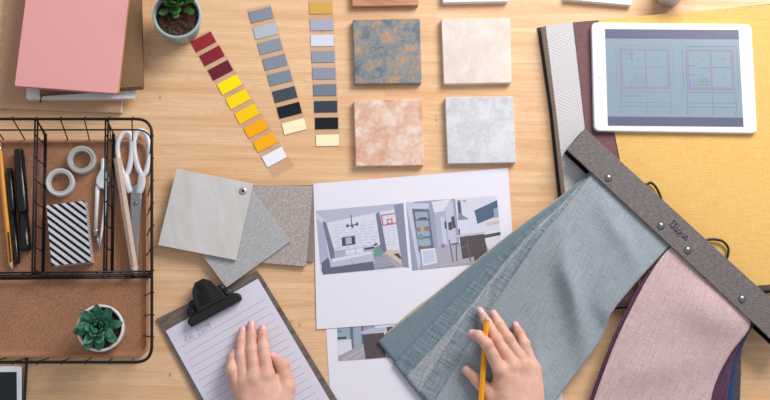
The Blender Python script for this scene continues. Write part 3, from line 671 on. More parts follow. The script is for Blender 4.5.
def plan(x0, y0, w, h, ext=0):
    L = []; T = .021; t2 = T*1.4
    for a in ((0,0,1,T/h*1.0),(0,1-t2/h,1,1),(0,0,T/w*1.1,1),(1-T/w*1.1,0,1,1),(.50,0,.50+T/w*.7,1)):
        L.append(rect('wallp', x0+a[0]*w, y0+a[1]*h, x0+a[2]*w, y0+a[3]*h))
    L.append(rect('wallp', x0+.5*w, y0+.44*h, x0+w, y0+.455*h)); L.append(rect('wallp', x0+.25*w, y0+.46*h, x0+.5*w, y0+.475*h)); L.append(rect('wallp', x0, y0+.40*h, x0+.2*w, y0+.415*h)); L.append(rect('wallp', x0+.22*w, y0+.72*h, x0+.235*w, y0+h))
    if ext: L += [rect('wallp', x0, y0+h, x0+.012, y0+h*1.17), rect('wallp', x0, y0+h*1.15, x0+.42*w, y0+h*1.18)]
    L += [rect('vio', x0+.23*w, y0+.07*h, x0+.27*w, y0+.28*h) , rect('vio', x0+.10*w, y0+.12*h, x0+.24*w, y0+.14*h), rect('vio', x0+.12*w, y0+.22*h, x0+.2*w, y0+.24*h)] if ext else [rect('vio', x0+.06*w, y0+.62*h, x0+.18*w, y0+.64*h), rect('vio', x0+.06*w, y0+.76*h, x0+.09*w, y0+.9*h), rect('vio', x0+.14*w, y0+.72*h, x0+.16*w, y0+.9*h)]
    for k in range(7): L.append(rect('grn', x0+(.27+.03*k)*w, y0+.70*h, x0+(.277+.03*k)*w, y0+.9*h))
    for k in range(3): L.append(rect('grn', x0+.27*w, y0+(.72+.07*k)*h, x0+.47*w, y0+(.728+.07*k)*h))
    for g, e in ((-.07,-.09),(1.06,1.09)):
        L.append(rect('thin', x0-.03*w, y0+g*h, x0+1.05*w, y0+g*h+.003)); L.append(rect('thin', x0+g*w, y0-.02*h, x0+g*w+.002, y0+1.02*h))
    for e in (1.32, 1.42): L.append(rect('thin', x0-.02*w, y0+e*h, x0+1.02*w, y0+e*h+.003))
    for e in (0,.52,1):
        L.append(rect('thin', x0+e*w-.001, y0+1.1*h, x0+e*w+.001, y0+1.5*h)); cxx, cyy = x0+e*w, y0+1.55*h
        L.append(('thin', [(cxx+.012*math.cos(a), cyy+.018*math.sin(a)) for a in [2*math.pi*k/12 for k in range(12)]])); L.append(('lite', [(cxx+.009*math.cos(a), cyy+.0135*math.sin(a)) for a in [2*math.pi*k/12 for k in range(12)]]))
    for k in range(4): L.append(rect('thin', x0-.06*w, y0+(.1+.25*k)*h, x0-.05*w, y0+(.13+.25*k)*h))
    for a, b in ((.35,.25),(.75,.22),(.75,.68),(.3,.62)): L.append(rect('thin', x0+a*w, y0+b*h, x0+(a+.04)*w, y0+(b+.02)*h))
    return L
polys = [rect('bar',0,0,1,.098), rect('bar',0,.905,1,1)] + plan(.10,.20,.375,.42,1) + plan(.595,.20,.36,.42,0)
printed('floor_plan', SQ, .02927, polys, tb, sc)
hb = P(600,77,.029); prof('home_button', (hb.x,hb.y,.0289), (hb.x,hb.y,.02905), [(0,.0030),(1,.0028)], plain('button_white','d9dbe0',.3), tb, 20)

# ================================================================ phone, bottom left
ph = thing('tablet', 'white edged tablet with a dark screen cut off in the bottom left corner', 'tablet', (*P(0,400)[:2], 0))
slab('tablet_body', [(-60,366.5),(21.4,366.2),(22.0,480),(-60,480)], .0075, 0, M['white_plastic'], ph, rad=2, bevel=.001)
slab('screen', [(-60,372.5),(16.6,372.0),(17.5,480),(-60,480)], .0078, .0074, plain('dark_screen','10151d',.15), ph)
bm = bm_new(); add_box(bm, P(22.6,420,.004)+Vector((.0012,0,0)), .0022, .165, .0074); link('case_edge', bm, M['black_soft'], ph)

# ================================================================ fabric hanger
hg = thing('fabric_hanger', 'textured grey hanger bar with rivets holding blue grey and pink fabric swatches', 'fabric hanger', (*P(670,235,.03)[:2], .0225))
def barq(x0, x1, zt): pass
ztop = .046
TLb, BLb = (585,128.4), (567.5,150.0); TRb, BRb = (800,325.2), (783,350)
slab('front_plate', [TLb, TRb, BRb, BLb], ztop, ztop-.0035, M['board_cloth'], hg, bevel=.0005, rad=.8)
top = [P(a, b, ztop) for a, b in (TLb, TRb, BRb, BLb)]
bm = bm_new(); a = [bm.verts.new((q.x,q.y,.0262)) for q in top]; b = [bm.verts.new((q.x,q.y,.0226)) for q in top]
bm.faces.new(a); bm.faces.new(b)
for i in range(4): bm.faces.new((a[i], b[i], b[(i+1)%4], a[(i+1)%4]))
link('back_plate', bm, M['black_plastic'], hg)
bm = bm_new(); c = sum(top, Vector())/4
ins = [q for q in top]; dirw = (top[0]-top[3]); a0 = top[0]-dirw*.04; a1 = top[1]-dirw*.04; a2 = top[1]-dirw*.22; a3 = top[0]-dirw*.22
sh = (top[1]-top[0]).normalized()*.012
vs = [bm.verts.new(Vector((q.x,q.y,z))) for z in (.0263,.0424) for q in (a0+sh,a1,a2,a3+sh)]
for f in ((4,5,6,7),(0,3,2,1),(0,1,5,4),(1,2,6,5),(2,3,7,6),(3,0,4,7)): bm.faces.new([vs[k] for k in f])
link('spacer', bm, M['black_soft'], hg)
for x, y in ((608.5,177.7),(661,225.6),(688,250),(742.3,298.8)):
    q = P(x, y, ztop+.001); prof('rivet', (q.x,q.y,ztop-.0002), (q.x,q.y,ztop+.0036), [(0,.0056),(.25,.0056),(.6,.0044),(.85,.0026),(1,.0008)], M['dark_metal'], hg, 20)
for pts in ([(640,182),(646.5,184.5),(650.5,182.6),(655,186),(658.6,192),(661,198),(662,204)], [(700,243),(707.5,240),(715,239.5),(722.5,241.2),(727.6,246.5),(728.4,252),(726.5,259),(722,264)], [(752,297),(760,291.5),(768,290.5),(780,292)]):
    bm = bm_new(); add_tube(bm, [P(x,y,.0272) for x,y,_ in [(p.x,p.y,0) for p in spline([(a,b,0) for a,b in pts],5)]], .0019, 8); link('cord_loop', bm, M['black_soft'], hg, True)
# stitched word along the bar
def script_word():
    st = []; o = Vector((668.6,225.2)); X = Vector((.735,.678)); Y = Vector((.60,-.80))
    W_ = [[(0,0),(2,5),(2.5,8),(1.2,6),(2.5,1),(4,0)], [(4,0),(5.5,4),(6,7.5),(5,6),(5.6,1),(7,0)], [(7,0),(8.3,4.2)],[(8.3,6.4),(8.6,7)], [(8.3,4.2),(8.4,0),(10,1)], [(10,1),(10.5,4),(13,4.4),(13.8,2),(12,0),(10.5,1.4)], [(14,1),(15.4,4),(15,0),(17,4),(18,3),(18,0),(20,2)], [(20,2),(20.6,4),(22.5,4),(22.8,1),(21,0),(20.4,2)],[(8,-1.6),(16,-1.4)]]
    for g in W_: st.append([(p.x,p.y) for p in spline([(*(o+X*a*1.0+Y*b*.95),0) for a, b in g],4)])
    return st
ink('stitched_lettering', script_word(), ztop+.0001, .0013, plain('violet_thread','665f80',.6), hg, .0003)
# swatches
def bumpF(t, v):
    g = lambda x, m, w: math.exp(-((x-m)/w)**2)
    z = .013*g(t-.28*v,.22,.050)*g(v,.62,.36) + .006*g(t-.12*v,.05,.035)*g(v,.5,.4) + .008*g(t-.30*v,.44,.055)*g(v,.80,.26)
    return z*min(1, t*8)
def L0(k): return k
def sw(nm, left, right, mat, dz, bump=None, fray=.25):
    o = cloth('fabric_swatch', left, right, mat, hg, .0011, dz, bump, 74, 44, fray); o['label'] = nm
F0R = [(679,238,.0405),(670,245.5,.0405),(652,265,.0400),(634,285,.038),(611,314,.032),(601,340,.0185),(560.5,394,.0135),(496,480,.0125)]
def inset(R, d, dz=0): return [(x-d, y+d*.25, z) for x, y, z in R]
sw('beige fabric swatch lowest in the blue grey pile', [(598,163,.0405),(585,176,.0405),(557,199,.0385),(511.5,232.3,.030),(440,289.5,.0135),(414,309,.012),(385,334,.0115)], [(x-14,y+4,z) for x,y,z in F0R[:-1]]+[(470,440,.0125)], M['f5'], -.0090)
sw('flat teal fabric swatch', [(598,164,.0405),(586,175.5,.0405),(557,200,.0385),(512,233,.030),(440,291,.0135),(377.7,341.5,.0115)], [(x-12,y+3,z) for x,y,z in F0R[:-1]]+[(468,455,.0125)], M['f4'], -.0072)
sw('ribbed teal fabric swatch', [(598,165,.0405),(587,176,.0405),(560,203,.0385),(530,227.5,.033),(485,268.5,.020),(440,315,.0135),(393.5,363.5,.0115)], [(x-9,y+2,z) for x,y,z in F0R[:-1]]+[(474,465,.0125)], M['f3'], -.0054)
sw('speckled light grey fabric swatch', [(598,166,.0405),(588,177,.0405),(560,206,.0385),(533,230,.033),(500,267,.022),(457,321,.0135),(405.7,377.3,.0115)], [(x-6,y+2,z) for x,y,z in F0R[:-1]]+[(480,470,.0125)], M['f2'], -.0036)
sw('velvety blue grey fabric swatch', [(598,167,.0405),(588,178,.0405),(561,208,.0385),(536,233,.033),(508.5,264,.022),(472,307,.0135),(444,352,.0125),(419.5,393,.0115)], [(x-3,y+1,z) for x,y,z in F0R[:-1]]+[(488,475,.0125)], M['f1'], -.0018)
sw('plain blue grey fabric swatch on top of the pile', [(599,167,.0405),(588,178.5,.0405),(562,212,.0385),(540,237,.033),(512.5,276.5,.022),(489.5,311,.0135),(460,360,.0125),(430,409,.0120)], F0R, M['f0'], 0, bumpF)
PR = [(763,309,.0405),(752,318,.0405),(748,331,.038),(731,353,.031),(717.5,378,.024),(711,400,.021),(704,440,.018)]
PL = [(682,241,.0405),(671,246.5,.0405),(651,272.5,.0390),(624,323.5,.034),(608,361,.027),(594,400,.021),(582,440,.018)]
def bumpP(t, v):
    z = .007*math.exp(-((t-.22)/.11)**2)*math.exp(-((v-.62)/.30)**2) + .005*math.exp(-((t-.60+.2*(v-.5))/.10)**2)*math.exp(-((v-.4)/.3)**2)
    return z*min(1, t*7)
sw('charcoal fabric swatch lowest in the pink pile', [(690,244,.0405),(676,262,.0405),(640,330,.034),(612,400,.022),(600,440,.018)], [(766,316,.0405),(752,328,.0385),(746,339,.034),(741.5,352,.030),(741,375,.025),(740,400,.021),(738,440,.018)], M['p3'], -.0095)
sw('navy fabric swatch in the pink pile', [(690,244,.0405),(676,262,.0405),(640,330,.034),(612,400,.022),(600,440,.018)], [(766,314,.0405),(752,326,.0385),(744,341,.034),(737.5,358,.029),(735.3,378,.024),(734,400,.021),(731,440,.018)], M['p2'], -.0072)
sw('plum fabric swatch under the pink one', [(680,240,.0405),(668.5,246.5,.0405),(646.5,273,.0390),(620,322,.034),(604,360,.027),(589.5,400,.021),(577,440,.018)], [(766,312,.0405),(752,324,.0385),(741,343,.034),(733.5,360,.028),(729.5,380,.024),(727,400,.021),(722,440,.018)], M['p1'], -.0035)
sw('dusty pink fabric swatch', PL, PR, M['p0'], 0, bumpP)

# ================================================================ wire basket
ZR = .070
wb = thing('wire_basket', 'black wire basket with two dividers at the left edge', 'basket', (*P(40,245)[:2], 0))
def rrect(x0, y0, x1, y1, z, r, n=7):
    return [P(q.x, q.y, z) for q in rounded([(x0,y0),(x1,y0),(x1,y1),(x0,y1)], r, n)]
XL = -75
rim = [(XL,119),(151.8,119),(151.8,362.2),(XL,362.2)]
def ring_w(inset_mm, z):
    q = [P(a, b, ZR) for a, b in rim]; i, tp_, bt_ = inset_mm
    c = [Vector((q[0].x+i, q[0].y-tp_)), Vector((q[1].x-i, q[1].y-tp_)), Vector((q[2].x-i, q[2].y+bt_)), Vector((q[3].x+i, q[3].y+bt_))]
    return [Vector((p.x, p.y, z)) for p in rounded(c, .022, 8)], c
R0, C0 = ring_w((0,0,0), ZR); R1, C1 = ring_w((.0052,.0060,.0002), .030); R2, C2 = ring_w((.0105,.0140,.0062), .0018)
R2b, _c = ring_w((.0145,.0185,.0105), .0018)
bm = bm_new(); add_tube(bm, R0, .0021, 8, True); link('top_rim', bm, M['wire'], wb, True)
bm = bm_new(); add_tube(bm, R1, .0012, 8, True); link('middle_rail', bm, M['wire'], wb, True)
bm = bm_new(); add_tube(bm, R2b, .0014, 8, True); link('bottom_rail', bm, M['wire'], wb, True)
def side_wire(a, b):
    """a upright from the bottom rail up and hooked over the rim"""
    bm = bm_new(); out = (a-b); out.z = 0; out.normalize()
    add_tube(bm, [b, b.lerp(a,.5), a-out*.0012, a+Vector((0,0,.0026)), a+out*.0028+Vector((0,0,.0004)), a+out*.0022-Vector((0,0,.003))], .0010, 6); link('side_wire', bm, M['wire'], wb, True)
xs = [-58.5+23.85*k for k in range(9)]
for x in xs:
    if x > 148: continue
    a = P(x, 119, ZR); f = (a.x-C0[0].x)/(C0[1].x-C0[0].x); b = Vector((C2[0].x+f*(C2[1].x-C2[0].x), C2[0].y-.001, .0030)); side_wire(a, b)
    a = P(x, 362.2, ZR); f = (a.x-C0[3].x)/(C0[2].x-C0[3].x); b = Vector((C2[3].x+f*(C2[2].x-C2[3].x), C2[3].y+.001, .0030)); side_wire(a, b)
for k in range(10):
    y = 137+22.2*k
    a = P(151.8, y, ZR); f = (a.y-C0[1].y)/(C0[2].y-C0[1].y); b = Vector((C2[1].x, C2[1].y+f*(C2[2].y-C2[1].y), .0030)); side_wire(a, b)
def divider(a0, a1, n, name='divider'):
    """upright ladder between two rim points (px), twin wire on top"""
    A, B = P(*a0, ZR-.002), P(*a1, ZR-.002); d = (B-A).normalized(); s = Vector((-d.y, d.x, 0))*.0017
    dv = None; bm = bm_new()
    up = Vector((0,0,.001))
    add_tube(bm, [A+s+up, B+s+up], .0013, 6); add_tube(bm, [A-s+up, B-s+up], .0013, 6)
    dn = Vector((0,0,-(ZR-.002)+.0135)); i = d*.008
    add_tube(bm, [A+s*.6+dn+i, B+s*.6+dn-i], .0013, 6); add_tube(bm, [A-s*.7+dn+i, B-s*.7+dn-i], .0013, 6)
    for e, sg in ((A,1),(B,-1)): add_tube(bm, spline([e+up, e+d*sg*.003-Vector((0,0,.018)), e+dn+i*sg],5), .0013, 6)
    for k in range(n):
        f = (k+.75)/n; p = A.lerp(B, f); add_tube(bm, [p+up*2, p+Vector((0,0,-.028))+d*.001, p+dn], .0010, 6)
    return link(name, bm, M['wire'], wb, True)
divider((36.6,119.5),(33.6,274.5),7); divider((107,119.5),(105.2,274.5),7)
divider((-70,275),(151.5,272.6),9)

# cork tray
bm = bm_new()
def tray_ring(i, z, r):
    c = [Vector((C2[0].x+i, C2[0].y-i)), Vector((C2[1].x-i, C2[1].y-i)), Vector((C2[2].x-i, C2[2].y+i)), Vector((C2[3].x+i, C2[3].y+i))]
    return [bm.verts.new((p.x, p.y, z)) for p in rounded(c, r, 8)]
rg = [tray_ring(.004,.0036,.018), tray_ring(.0018,.0105,.020), tray_ring(.0022,.0112,.020), tray_ring(.0050,.0112,.018), tray_ring(.0055,.0105,.0175), tray_ring(.0085,.0058,.014), tray_ring(.0115,.0044,.012)]
for i in range(len(rg)-1):
    n = len(rg[0])
    for k in range(n): bm.faces.new((rg[i][k], rg[i][(k+1)%n], rg[i+1][(k+1)%n], rg[i+1][k]))
bm.faces.new(rg[-1]); bm.faces.new(list(reversed(rg[0])))
tag(link('cork_tray', bm, M['cork']), 'shallow brown cork tray lining the wire basket', 'tray')
ZF = .0046
# ---- things in the basket
def pencil(name, label, A, B, r, body, tipm, tipL, lead, n=6, group=None, eraser=True, cat='pencil', leadm=None):
    """A = blunt end, B = writing tip"""
    t = thing(name, label, cat, ((A.x+B.x)/2, (A.y+B.y)/2, min(A.z,B.z)-r), group); L = (B-A).length
    e0 = .0 if not eraser else .055
    prof('body', A.lerp(B, e0), A.lerp(B, 1-tipL/L), [(0,r),(1,r)], body, t, n, False, math.pi/6)
    q = A.lerp(B, 1-tipL/L); prof('wood_cone', q, B, [(0,r*.985),((tipL-lead)/tipL,r*lead/tipL*1.05)], tipm, t, 14, True)
    prof('lead', q.lerp(B, (tipL-lead)/tipL), B, [(0,r*lead/tipL*1.0),(1,.0003)], leadm or M['graphite'], t, 10)
    if eraser:
        prof('ferrule', A.lerp(B,.03), A.lerp(B,.056), [(0,r*1.03),(.3,r*1.08),(.5,r*1.0),(.7,r*1.08),(1,r*1.03)], M['metal'], t, 14); prof('eraser', A, A.lerp(B,.03), [(0,r*.8),(.15,r),(1,r)], M['eraser'], t, 14)
    return t
zc = ZF+.0042
pencil('pencil', 'yellow pencil with a red eraser at the left edge inside the wire basket', P(-1.2,143,zc), P(12.2,271.5,zc), .0040, M['yellow_paint'], M['bare_wood'], .013, .003)
def pen(label, A, B, r, capf, thick_label=None):
    t = thing('pen', label, 'pen', ((A.x+B.x)/2, (A.y+B.y)/2, ZF), 'black pens in the basket'); d = (B-A)
    prof('cap', A, A.lerp(B, capf), [(0,r*.72),(.02,r*.86),(.09,r*.88),(.10,r),(.97,r*1.04),(1,r*1.0)], M['black_plastic'], t, 16)
    prof('barrel', A.lerp(B, capf), B, [(0,r*.93),(.8,r*.93),(.84,r*.99),(.97,r*.96),(1,r*.7)], M['black_plastic'], t, 16)
    return t, d
t, d = pen('thin black pen between the yellow pencil and the marker', P(9,168.5,ZF+.0052), P(17,264,ZF+.0052), .0050, .45)
a = P(8.2,232,ZF+.0100); b = P(10.8,262,ZF+.0095)
bm = bm_new(); add_tube(bm, [a, b], .0011, 6); link('pen_clip', bm, plain('dark_clip','202226',.3), t)
t, d = pen('thick black marker beside the left divider of the basket', P(18.7,149.5,ZF+.0078), P(26.3,251,ZF+.0078), .0076, .62)
bm = bm_new(); add_tube(bm, [P(23,162,ZF+.0145), P(27,190,ZF+.0140)], .0012, 6); link('pen_clip', bm, M['black_plastic'], t)
def tape(label, cx, cy, zb, ro, ri, h, mt):
    c = P(cx, cy, zb+h); t = thing('tape_roll', label, 'tape roll', (c.x, c.y, zb), 'rolls of tape in the basket'); n = 48
    def ring(nm, pr, m):
        bm = bm_new(); R = [[bm.verts.new((c.x+r*math.cos(2*math.pi*k/n), c.y+r*math.sin(2*math.pi*k/n), zb+z)) for k in range(n)] for r, z in pr]
        for i in range(len(R)):
            for k in range(n): bm.faces.new((R[i][k], R[i][(k+1)%n], R[(i+1)%len(R)][(k+1)%n], R[(i+1)%len(R)][k]))
        link(nm, bm, m, t, True)
    e = .0007
    ring('tape', [(ro-e,0),(ro,e),(ro,h-e),(ro-e,h),(ri+.0018,h),(ri+.0016,0)], mt)
    ring('core', [(ri+.0015,0),(ri+.0015,h+.0002),(ri+e,h+.0002),(ri,h-e),(ri,e),(ri+e,0)], plain('tape_core','cfd0cd',.5))
tape('white roll of tape lower left of the other, touching the striped box', 59.8, 182, ZF, .0198, .0135, .013, plain('white_tape','d4d4d8',.35,var=.04))
tape('pale green roll of tape near the top rim of the basket', 81.2, 159.3, ZF, .0198, .0130, .013, plain('pale_green_tape','b9c0b4',.4,var=.05))
# striped box
sb = thing('striped_box', 'small box with black and white diagonal stripes in the wire basket', 'box', (*P(68,234,.03)[:2], ZF))
zt = ZF+.027; bq = [(46.4,205.3),(84.6,200.6),(90.8,261.6),(51.4,266)]
slab('box_body', [(46.6,205.5),(84.4,200.8),(90.6,261.4),(51.6,265.8)], zt-.0004, ZF, m_stripes('grey_stripes','d6d0d2','8d8688',.7,.0022,.4), sb)
slab('striped_lid', bq, zt, zt-.0016, m_stripes('black_white_stripes','dedce2','16161a', math.radians(54), .0079,.47), sb, rad=.8, bevel=.0003)
# drawing compass
dc = thing('drawing_compass', 'white drawing compass right of the striped box', 'drawing compass', (*P(102,205,.01)[:2], ZF))
z0 = ZF+.005
prof('handle', P(103.2,158.5,z0), P(102.8,172,z0), [(0,.0022),(.08,.0030),(.75,.0033),(1,.0050)], M['white_plastic'], dc, 14)
slab('hinge_head', [(100,170),(105.5,170),(108.5,178),(108.5,184),(104.8,188.5),(99.2,188),(95.6,184),(96,178)], z0+.005, z0-.0035, M['white_plastic'], dc, rad=2.2, bevel=.0018, seg=3)
bm = bm_new(); add_tube(bm, [P(97.6,186,z0),P(96.7,205,z0),P(95.6,231,z0)], [.0033,.0028,.0022], 8); link('leg', bm, M['white_plastic'], dc, True)
bm = bm_new(); add_tube(bm, [P(106.2,186,z0),P(105,208,z0),P(101,236,z0),P(99.5,247,z0-.001)], [.0030,.0027,.0016,.0008], 8); link('leg', bm, M['white_plastic'], dc, True)
prof('lead_clamp', P(95.7,229,z0), P(96.2,236,z0), [(0,.0036),(.45,.0036),(.5,.0026),(1,.0028)], M['metal'], dc, 14)
prof('needle', P(97.2,235,z0), P(98.6,251.5,z0-.001), [(0,.0024),(.6,.0022),(.75,.001),(1,.0003)], M['dark_metal'], dc, 10)
# carpenter pencil
pencil('wooden_pencil', 'thick unpainted wooden pencil leaning across the scissors', P(117.3,158.5,.0150), P(136.2,278.5,.0165), .0056, plain('raw_pale_wood','cdb4a0',.6,var=.08,scale=120), plain('raw_wood_cone','d6bfaa',.6), .016, .0045, eraser=False)
# scissors
scz = ZF+.0042
sx = thing('scissors', 'scissors with white loop handles at the right side of the basket', 'scissors', (*P(134,200,.01)[:2], ZF))
def c2(L): return [(80+x/5, 112+y/5) for x, y in L]
for ringp, arm in ((c2([(188,205),(189,155),(207,116),(234,101),(255,118),(259,165),(257,220),(248,275),(233,312),(217,312),(200,265)]), [(124.5,174),(126.8,184),(130.2,193)]),
                   (c2([(269,165),(277,115),(303,94),(330,111),(346,160),(347,220),(337,280),(318,317),(296,292),(277,230)]), [(142.5,175),(141.2,186),(138.6,194)])):
    bm = bm_new(); add_tube(bm, spline([P(x,y,scz+.0005) for x,y in ringp], 5, True), .0040, 10, True)
    (ax_, ay_), (bx_, by_), (ex_, ey_) = arm
    add_tube(bm, spline([P(ax_,ay_,scz+.0005), P(bx_,by_,scz+.0008), P(ex_,ey_,scz+.001)],4), [.0055,.0058,.0060,.0060,.0058,.0055,.005,.0045,.0035], 10)
    link('handle', bm, M['white_plastic'], sx, True)
slab('blade', [(131,188),(137,184),(141.8,196),(140.2,214),(138.6,240),(137.2,270),(136.4,274),(135,268),(133,240),(130.2,210)], scz+.0008, scz-.0008, M['metal'], sx, bevel=.0003)
slab('blade', [(130.6,196),(134,186),(139,189),(140.6,204),(137,240),(136.2,270),(134.2,262),(131.5,232)], scz+.0026, scz+.0010, plain('steel_blade','a8a6a6',.3,.8), sx, bevel=.0003)
q = P(135.4,203.5,scz+.003); prof('screw', (q.x,q.y,scz+.0020), (q.x,q.y,scz+.0040), [(0,.0032),(.6,.0030),(1,.0016)], M['dark_metal'], sx, 16)

# ================================================================ hands
def smin(a, b, k):
    h = np.clip(.5+.5*(b-a)/k, 0, 1); return b*(1-h)+a*h-k*h*(1-h)
def cone(Pt, a, b, ra, rb, fl=1.0):
    a, b = np.array(a, np.float32), np.array(b, np.float32); ba = b-a; pa = Pt-a
    t = np.clip((pa@ba)/(ba@ba), 0, 1); d = pa-t[..., None]*ba
    if fl != 1.0: d = d*np.array([1,1,1/fl])
    dist = np.sqrt((d**2).sum(-1))
    return (dist-(ra+(rb-ra)*t))*(min(1,fl) if fl != 1 else 1)
def surface_nets(D, org, h):
    nx, ny, nz = D.shape; s = D < 0
    c = np.zeros((nx-1, ny-1, nz-1), int)
    corners = [(i,j,k) for i in (0,1) for j in (0,1) for k in (0,1)]
    for i,j,k in corners: c += s[i:nx-1+i, j:ny-1+j, k:nz-1+k]
    act = (c > 0) & (c < 8); idx = -np.ones(act.shape, int); cells = np.argwhere(act); idx[act] = np.arange(len(cells))
    acc = np.zeros((len(cells),3)); cnt = np.zeros(len(cells))
    for ax_ in range(3):
        for u in (0,1):
            for v in (0,1):
                o = [0,0,0]; oth = [q for q in range(3) if q != ax_]; o[oth[0]] = u; o[oth[1]] = v; o2 = list(o); o2[ax_] = 1
                a = D[tuple((cells+o).T)]; b = D[tuple((cells+o2).T)]; m = (a < 0) != (b < 0); t = np.where(m, a/(a-b+1e-20), 0)
                p = np.tile(np.array(o, float), (len(cells),1)); p[:, ax_] = t; acc += p*m[:,None]; cnt += m
    V = (cells+acc/cnt[:,None])*h+org; faces = []
    for ax_ in range(3):
        o1, o2 = [(1,2),(2,0),(0,1)][ax_]
        sl = [slice(1,-1)]*3; A = s[:-1,:,:] if ax_ == 0 else s[:,:-1,:] if ax_ == 1 else s[:,:,:-1]; B = s[1:,:,:] if ax_ == 0 else s[:,1:,:] if ax_ == 1 else s[:,:,1:]
        e = np.argwhere(A != B); ok = (e[:,o1] > 0) & (e[:,o2] > 0) & (e[:,o1] < D.shape[o1]-1) & (e[:,o2] < D.shape[o2]-1); e = e[ok]
        d1 = np.zeros(3,int); d1[o1] = 1; d2 = np.zeros(3,int); d2[o2] = 1
        q = [idx[tuple((e-x).T)] for x in (d1+d2, d2, d1*0, d1)]
        inside = A[tuple(e.T)]; F_ = np.stack(q,1); F_[~inside] = F_[~inside][:, ::-1]; faces.append(F_)
    return V, np.concatenate(faces)
def build_hand(label, fingers, palm, webs, nails, floor_z, name='hand', knuckles=(), lift=0.0):
    """fingers: chains of (px,py,z,r); palm: cones; everything melts into one continuous skin"""
    W3 = lambda q: np.array(P(q[0], q[1], q[2]+lift))
    allp = [W3(q) for ch in fingers for q in ch]+[W3(q) for c_ in palm for q in c_[:2]]
    lo = np.min(allp,0)-.05; hi = np.max(allp,0)+.05; lo[2] += .018; hi[2] -= .006; h = .00105
    n = np.ceil((hi-lo)/h).astype(int); g = np.stack(np.meshgrid(*[lo[i]+h*np.arange(n[i]) for i in range(3)], indexing='ij'), -1).astype(np.float32)
    Dp = None
    for a, b, ra, rb in palm:
        d = cone(g, W3(a), W3(b), ra, rb); Dp = d if Dp is None else smin(Dp, d, .013)
    for x, y, z, r in knuckles:
        d = np.sqrt(((g-W3((x,y,z)))**2).sum(-1))-r; Dp = smin(Dp, d, .008)
    D = Dp.copy()
    for fi, ch in enumerate(fingers):
        pts = [W3(q) for q in ch]; Df = None
        for i in range(len(ch)-1):
            d = cone(g, pts[i], pts[i+1], ch[i][3], ch[i+1][3]); Df = d if Df is None else smin(Df, d, .0035)
        # creases over the joints
        for i in range(1, len(ch)-1):
            ax_ = pts[i+1]-pts[i-1]; ax_ /= np.linalg.norm(ax_); sv = (g-pts[i])@ax_
            near = np.clip(1-np.sqrt(((g-pts[i])**2).sum(-1))/.014, 0, 1)*np.clip((g[...,2]-pts[i][2])/.004, 0, 1)
            Df = Df + .0017*near*np.cos(sv*2*math.pi/.0031)*np.exp(-(sv/.0042)**2) - .0007*near
        D = np.minimum(D, smin(Dp, Df, .0055)) if fi == 0 else smin(D, smin(Dp, Df, .0050), .0006)
    D = np.maximum(D, floor_z-g[...,2])
    V, Fc = surface_nets(D, lo, h)
    base = Vector((float(V[:,0].mean()), float(V[:,1].mean()), floor_z))
    me = bpy.data.meshes.new(name); me.from_pydata((V-np.array(base)).tolist(), [], Fc.tolist()); me.update()
    me.materials.append(M['skin']); me.polygons.foreach_set('use_smooth', [True]*len(me.polygons))
    bm = bmesh.new(); bm.from_mesh(me); bmesh.ops.recalc_face_normals(bm, faces=bm.faces)
    bmesh.ops.smooth_vert(bm, verts=bm.verts, factor=.5, use_axis_x=True, use_axis_y=True, use_axis_z=True); bm.to_mesh(me); bm.free()
    o = bpy.data.objects.new(name, me); S.collection.objects.link(o); o.location = base; WL[o.name] = base
    tag(o, label, 'hand')
    for (fi, back, ln, upt) in nails:
        ch = fingers[fi]; a, b = Vector(W3(ch[-2])), Vector(W3(ch[-1])); r = ch[-1][3]*1.0; d = (b-a).normalized()
        up = Vector(upt).normalized(); up = (up-d*up.dot(d)).normalized(); s = d.cross(up); c = b-d*back
        bm = bm_new(); N, K = 9, 9; T, B_ = [], []
        for i in range(N):
            t = i/(N-1); ra, rb = [], []; along = (t-.5)*ln; wmax = math.radians(46)*(1-abs(2*t-1)**3.2)**.5 if 0 < t < 1 else math.radians(12)
            fall = max(0, along+(-back)+ (0)); over = max(0, (c+d*along-b).dot(d)); rr = math.sqrt(max((r*1.0)**2-over**2*.75, (r*.5)**2))
            for k in range(K):
                th = (k/(K-1)*2-1)*wmax; nrm = up*math.cos(th)+s*math.sin(th)
                p = c+d*along+nrm*(rr+.00035); ra.append(bm.verts.new(p)); rb.append(bm.verts.new(p-nrm*.0012))
            T.append(ra); B_.append(rb)
        for i in range(N-1):
            for k in range(K-1):
                bm.faces.new((T[i][k],T[i+1][k],T[i+1][k+1],T[i][k+1])); bm.faces.new((B_[i][k],B_[i][k+1],B_[i+1][k+1],B_[i+1][k]))
            for k in (0,K-1): bm.faces.new((T[i][k],T[i+1][k],B_[i+1][k],B_[i][k]))
        for k in range(K-1):
            for i in (0,N-1): bm.faces.new((T[i][k],T[i][k+1],B_[i][k+1],B_[i][k]))
        link('fingernail', bm, M['nail'], o, True)
    return o
z1 = .0044
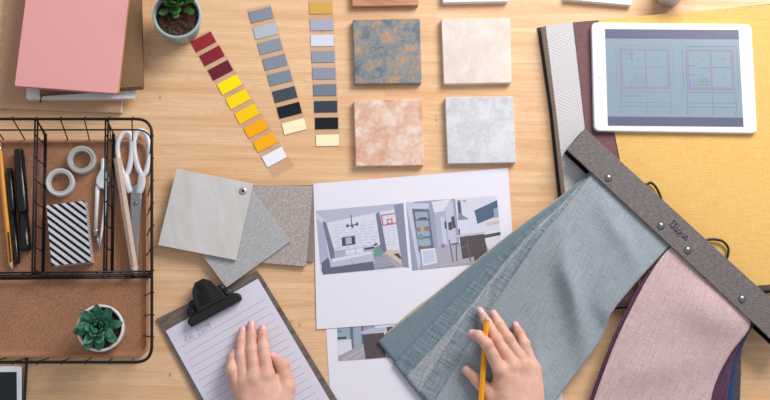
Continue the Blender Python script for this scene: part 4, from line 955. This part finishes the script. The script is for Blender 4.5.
build_hand('left hand lying flat on the lined page of the clipboard',
  [[(239,391,.024,.0090),(231.6,370,.024,.0078),(232.4,358.5,.017,.0066),(234.6,352.5,.0115,.0056)],
   [(243,381,.026,.0094),(241,356,.021,.0077),(241.6,341,.015,.0066),(242.6,330,.0105,.0054)],
   [(254,376,.029,.0096),(251.6,350.5,.023,.0080),(251.3,336,.016,.0068),(251.5,324,.0108,.0056)],
   [(267,373,.029,.0098),(263,347.5,.023,.0080),(262.7,337,.016,.0068),(262.8,328.5,.0108,.0056)],
   [(280,412,.024,.014),(287.6,388,.020,.0110),(282.6,366,.0165,.0092),(272,357,.0115,.0068)]],
  [((254,445,.028),(243,391,.023),.016,.0098),((256,445,.030),(246,384,.025),.017,.0108),((261,445,.030),(255,379,.027),.018,.0118),((268,445,.028),(266,377,.026),.018,.0122),
   ((274,430,.024),(283,396,.019),.018,.0124),((270,420,.02),(272,385,.018),.016,.011),((254,445,.03),(256,560,.045),.023,.031),((267,445,.03),(271,560,.045),.022,.030)],
  [], [(0,.001,.0080,(-.35,.45,1)),(1,.0008,.0115,(0,.2,1)),(2,.0008,.0125,(0,.2,1)),(3,.0008,.012,(0,.2,1)),(4,.000,.009,(-.3,1,.5))], z1,
  knuckles=[(254,378,.033,.0070),(267,375,.032,.0072),(243.5,384,.029,.0066)])
z2 = .0146
PZ = .0361
build_hand('right hand resting on the blue grey fabric and holding a pencil',
  [[(532.5,367,.031,.0090),(524.5,343.5,.030,.0074),(519.4,333,.0255,.0065),(515.6,325.3,.0195,.0054)],
   [(523,363,.036,.0095),(508.3,338.5,.036,.0079),(499.8,324.5,.0285,.0067),(493.9,313.8,.0200,.0055)],
   [(511.5,362,.038,.0097),(496,338.5,.035,.0080),(487,322.5,.0265,.0068),(480.2,310.8,.0195,.0056)],
   [(499,368,.041,.0100),(486.8,344,.0480,.0082),(478.5,335.5,.0445,.0070),(472.6,333.5,.0375,.0060)],
   [(503,412,.032,.0140),(489,393,.026,.0108),(477.2,380,.0205,.0086),(466.5,370.2,.0190,.0068)]],
  [((537,455,.036),(534.5,370,.030),.017,.0100),((530,455,.038),(525,367,.033),.018,.0112),((522,455,.038),(513,367,.035),.018,.0116),((516,455,.036),(502,372,.036),.018,.0120),
   ((514,440,.033),(494,400,.028),.018,.0125),((512,420,.028),(500,385,.026),.015,.010),((522,455,.038),(540,570,.055),.023,.031),((534,455,.038),(554,570,.055),.022,.030)],
  [], [(0,.0006,.0105,(-.1,.3,1)),(1,.0006,.0120,(-.1,.3,1)),(2,.0006,.0125,(-.1,.3,1)),(3,-.001,.0085,(-.9,.35,.5)),(4,.0006,.0125,(-.2,.3,1))], z2,
  knuckles=[(512.5,366,.041,.0065),(500,371,.043,.0070),(524,367,.039,.0062)], lift=.0016)
pencil('pencil', 'yellow pencil held in the right hand over the fabric', P(472.5,520,PZ+.006), P(487,313.6,PZ), .0041, M['yellow_paint'], M['bare_wood'], .0115, .0018, leadm=M['bare_wood'])
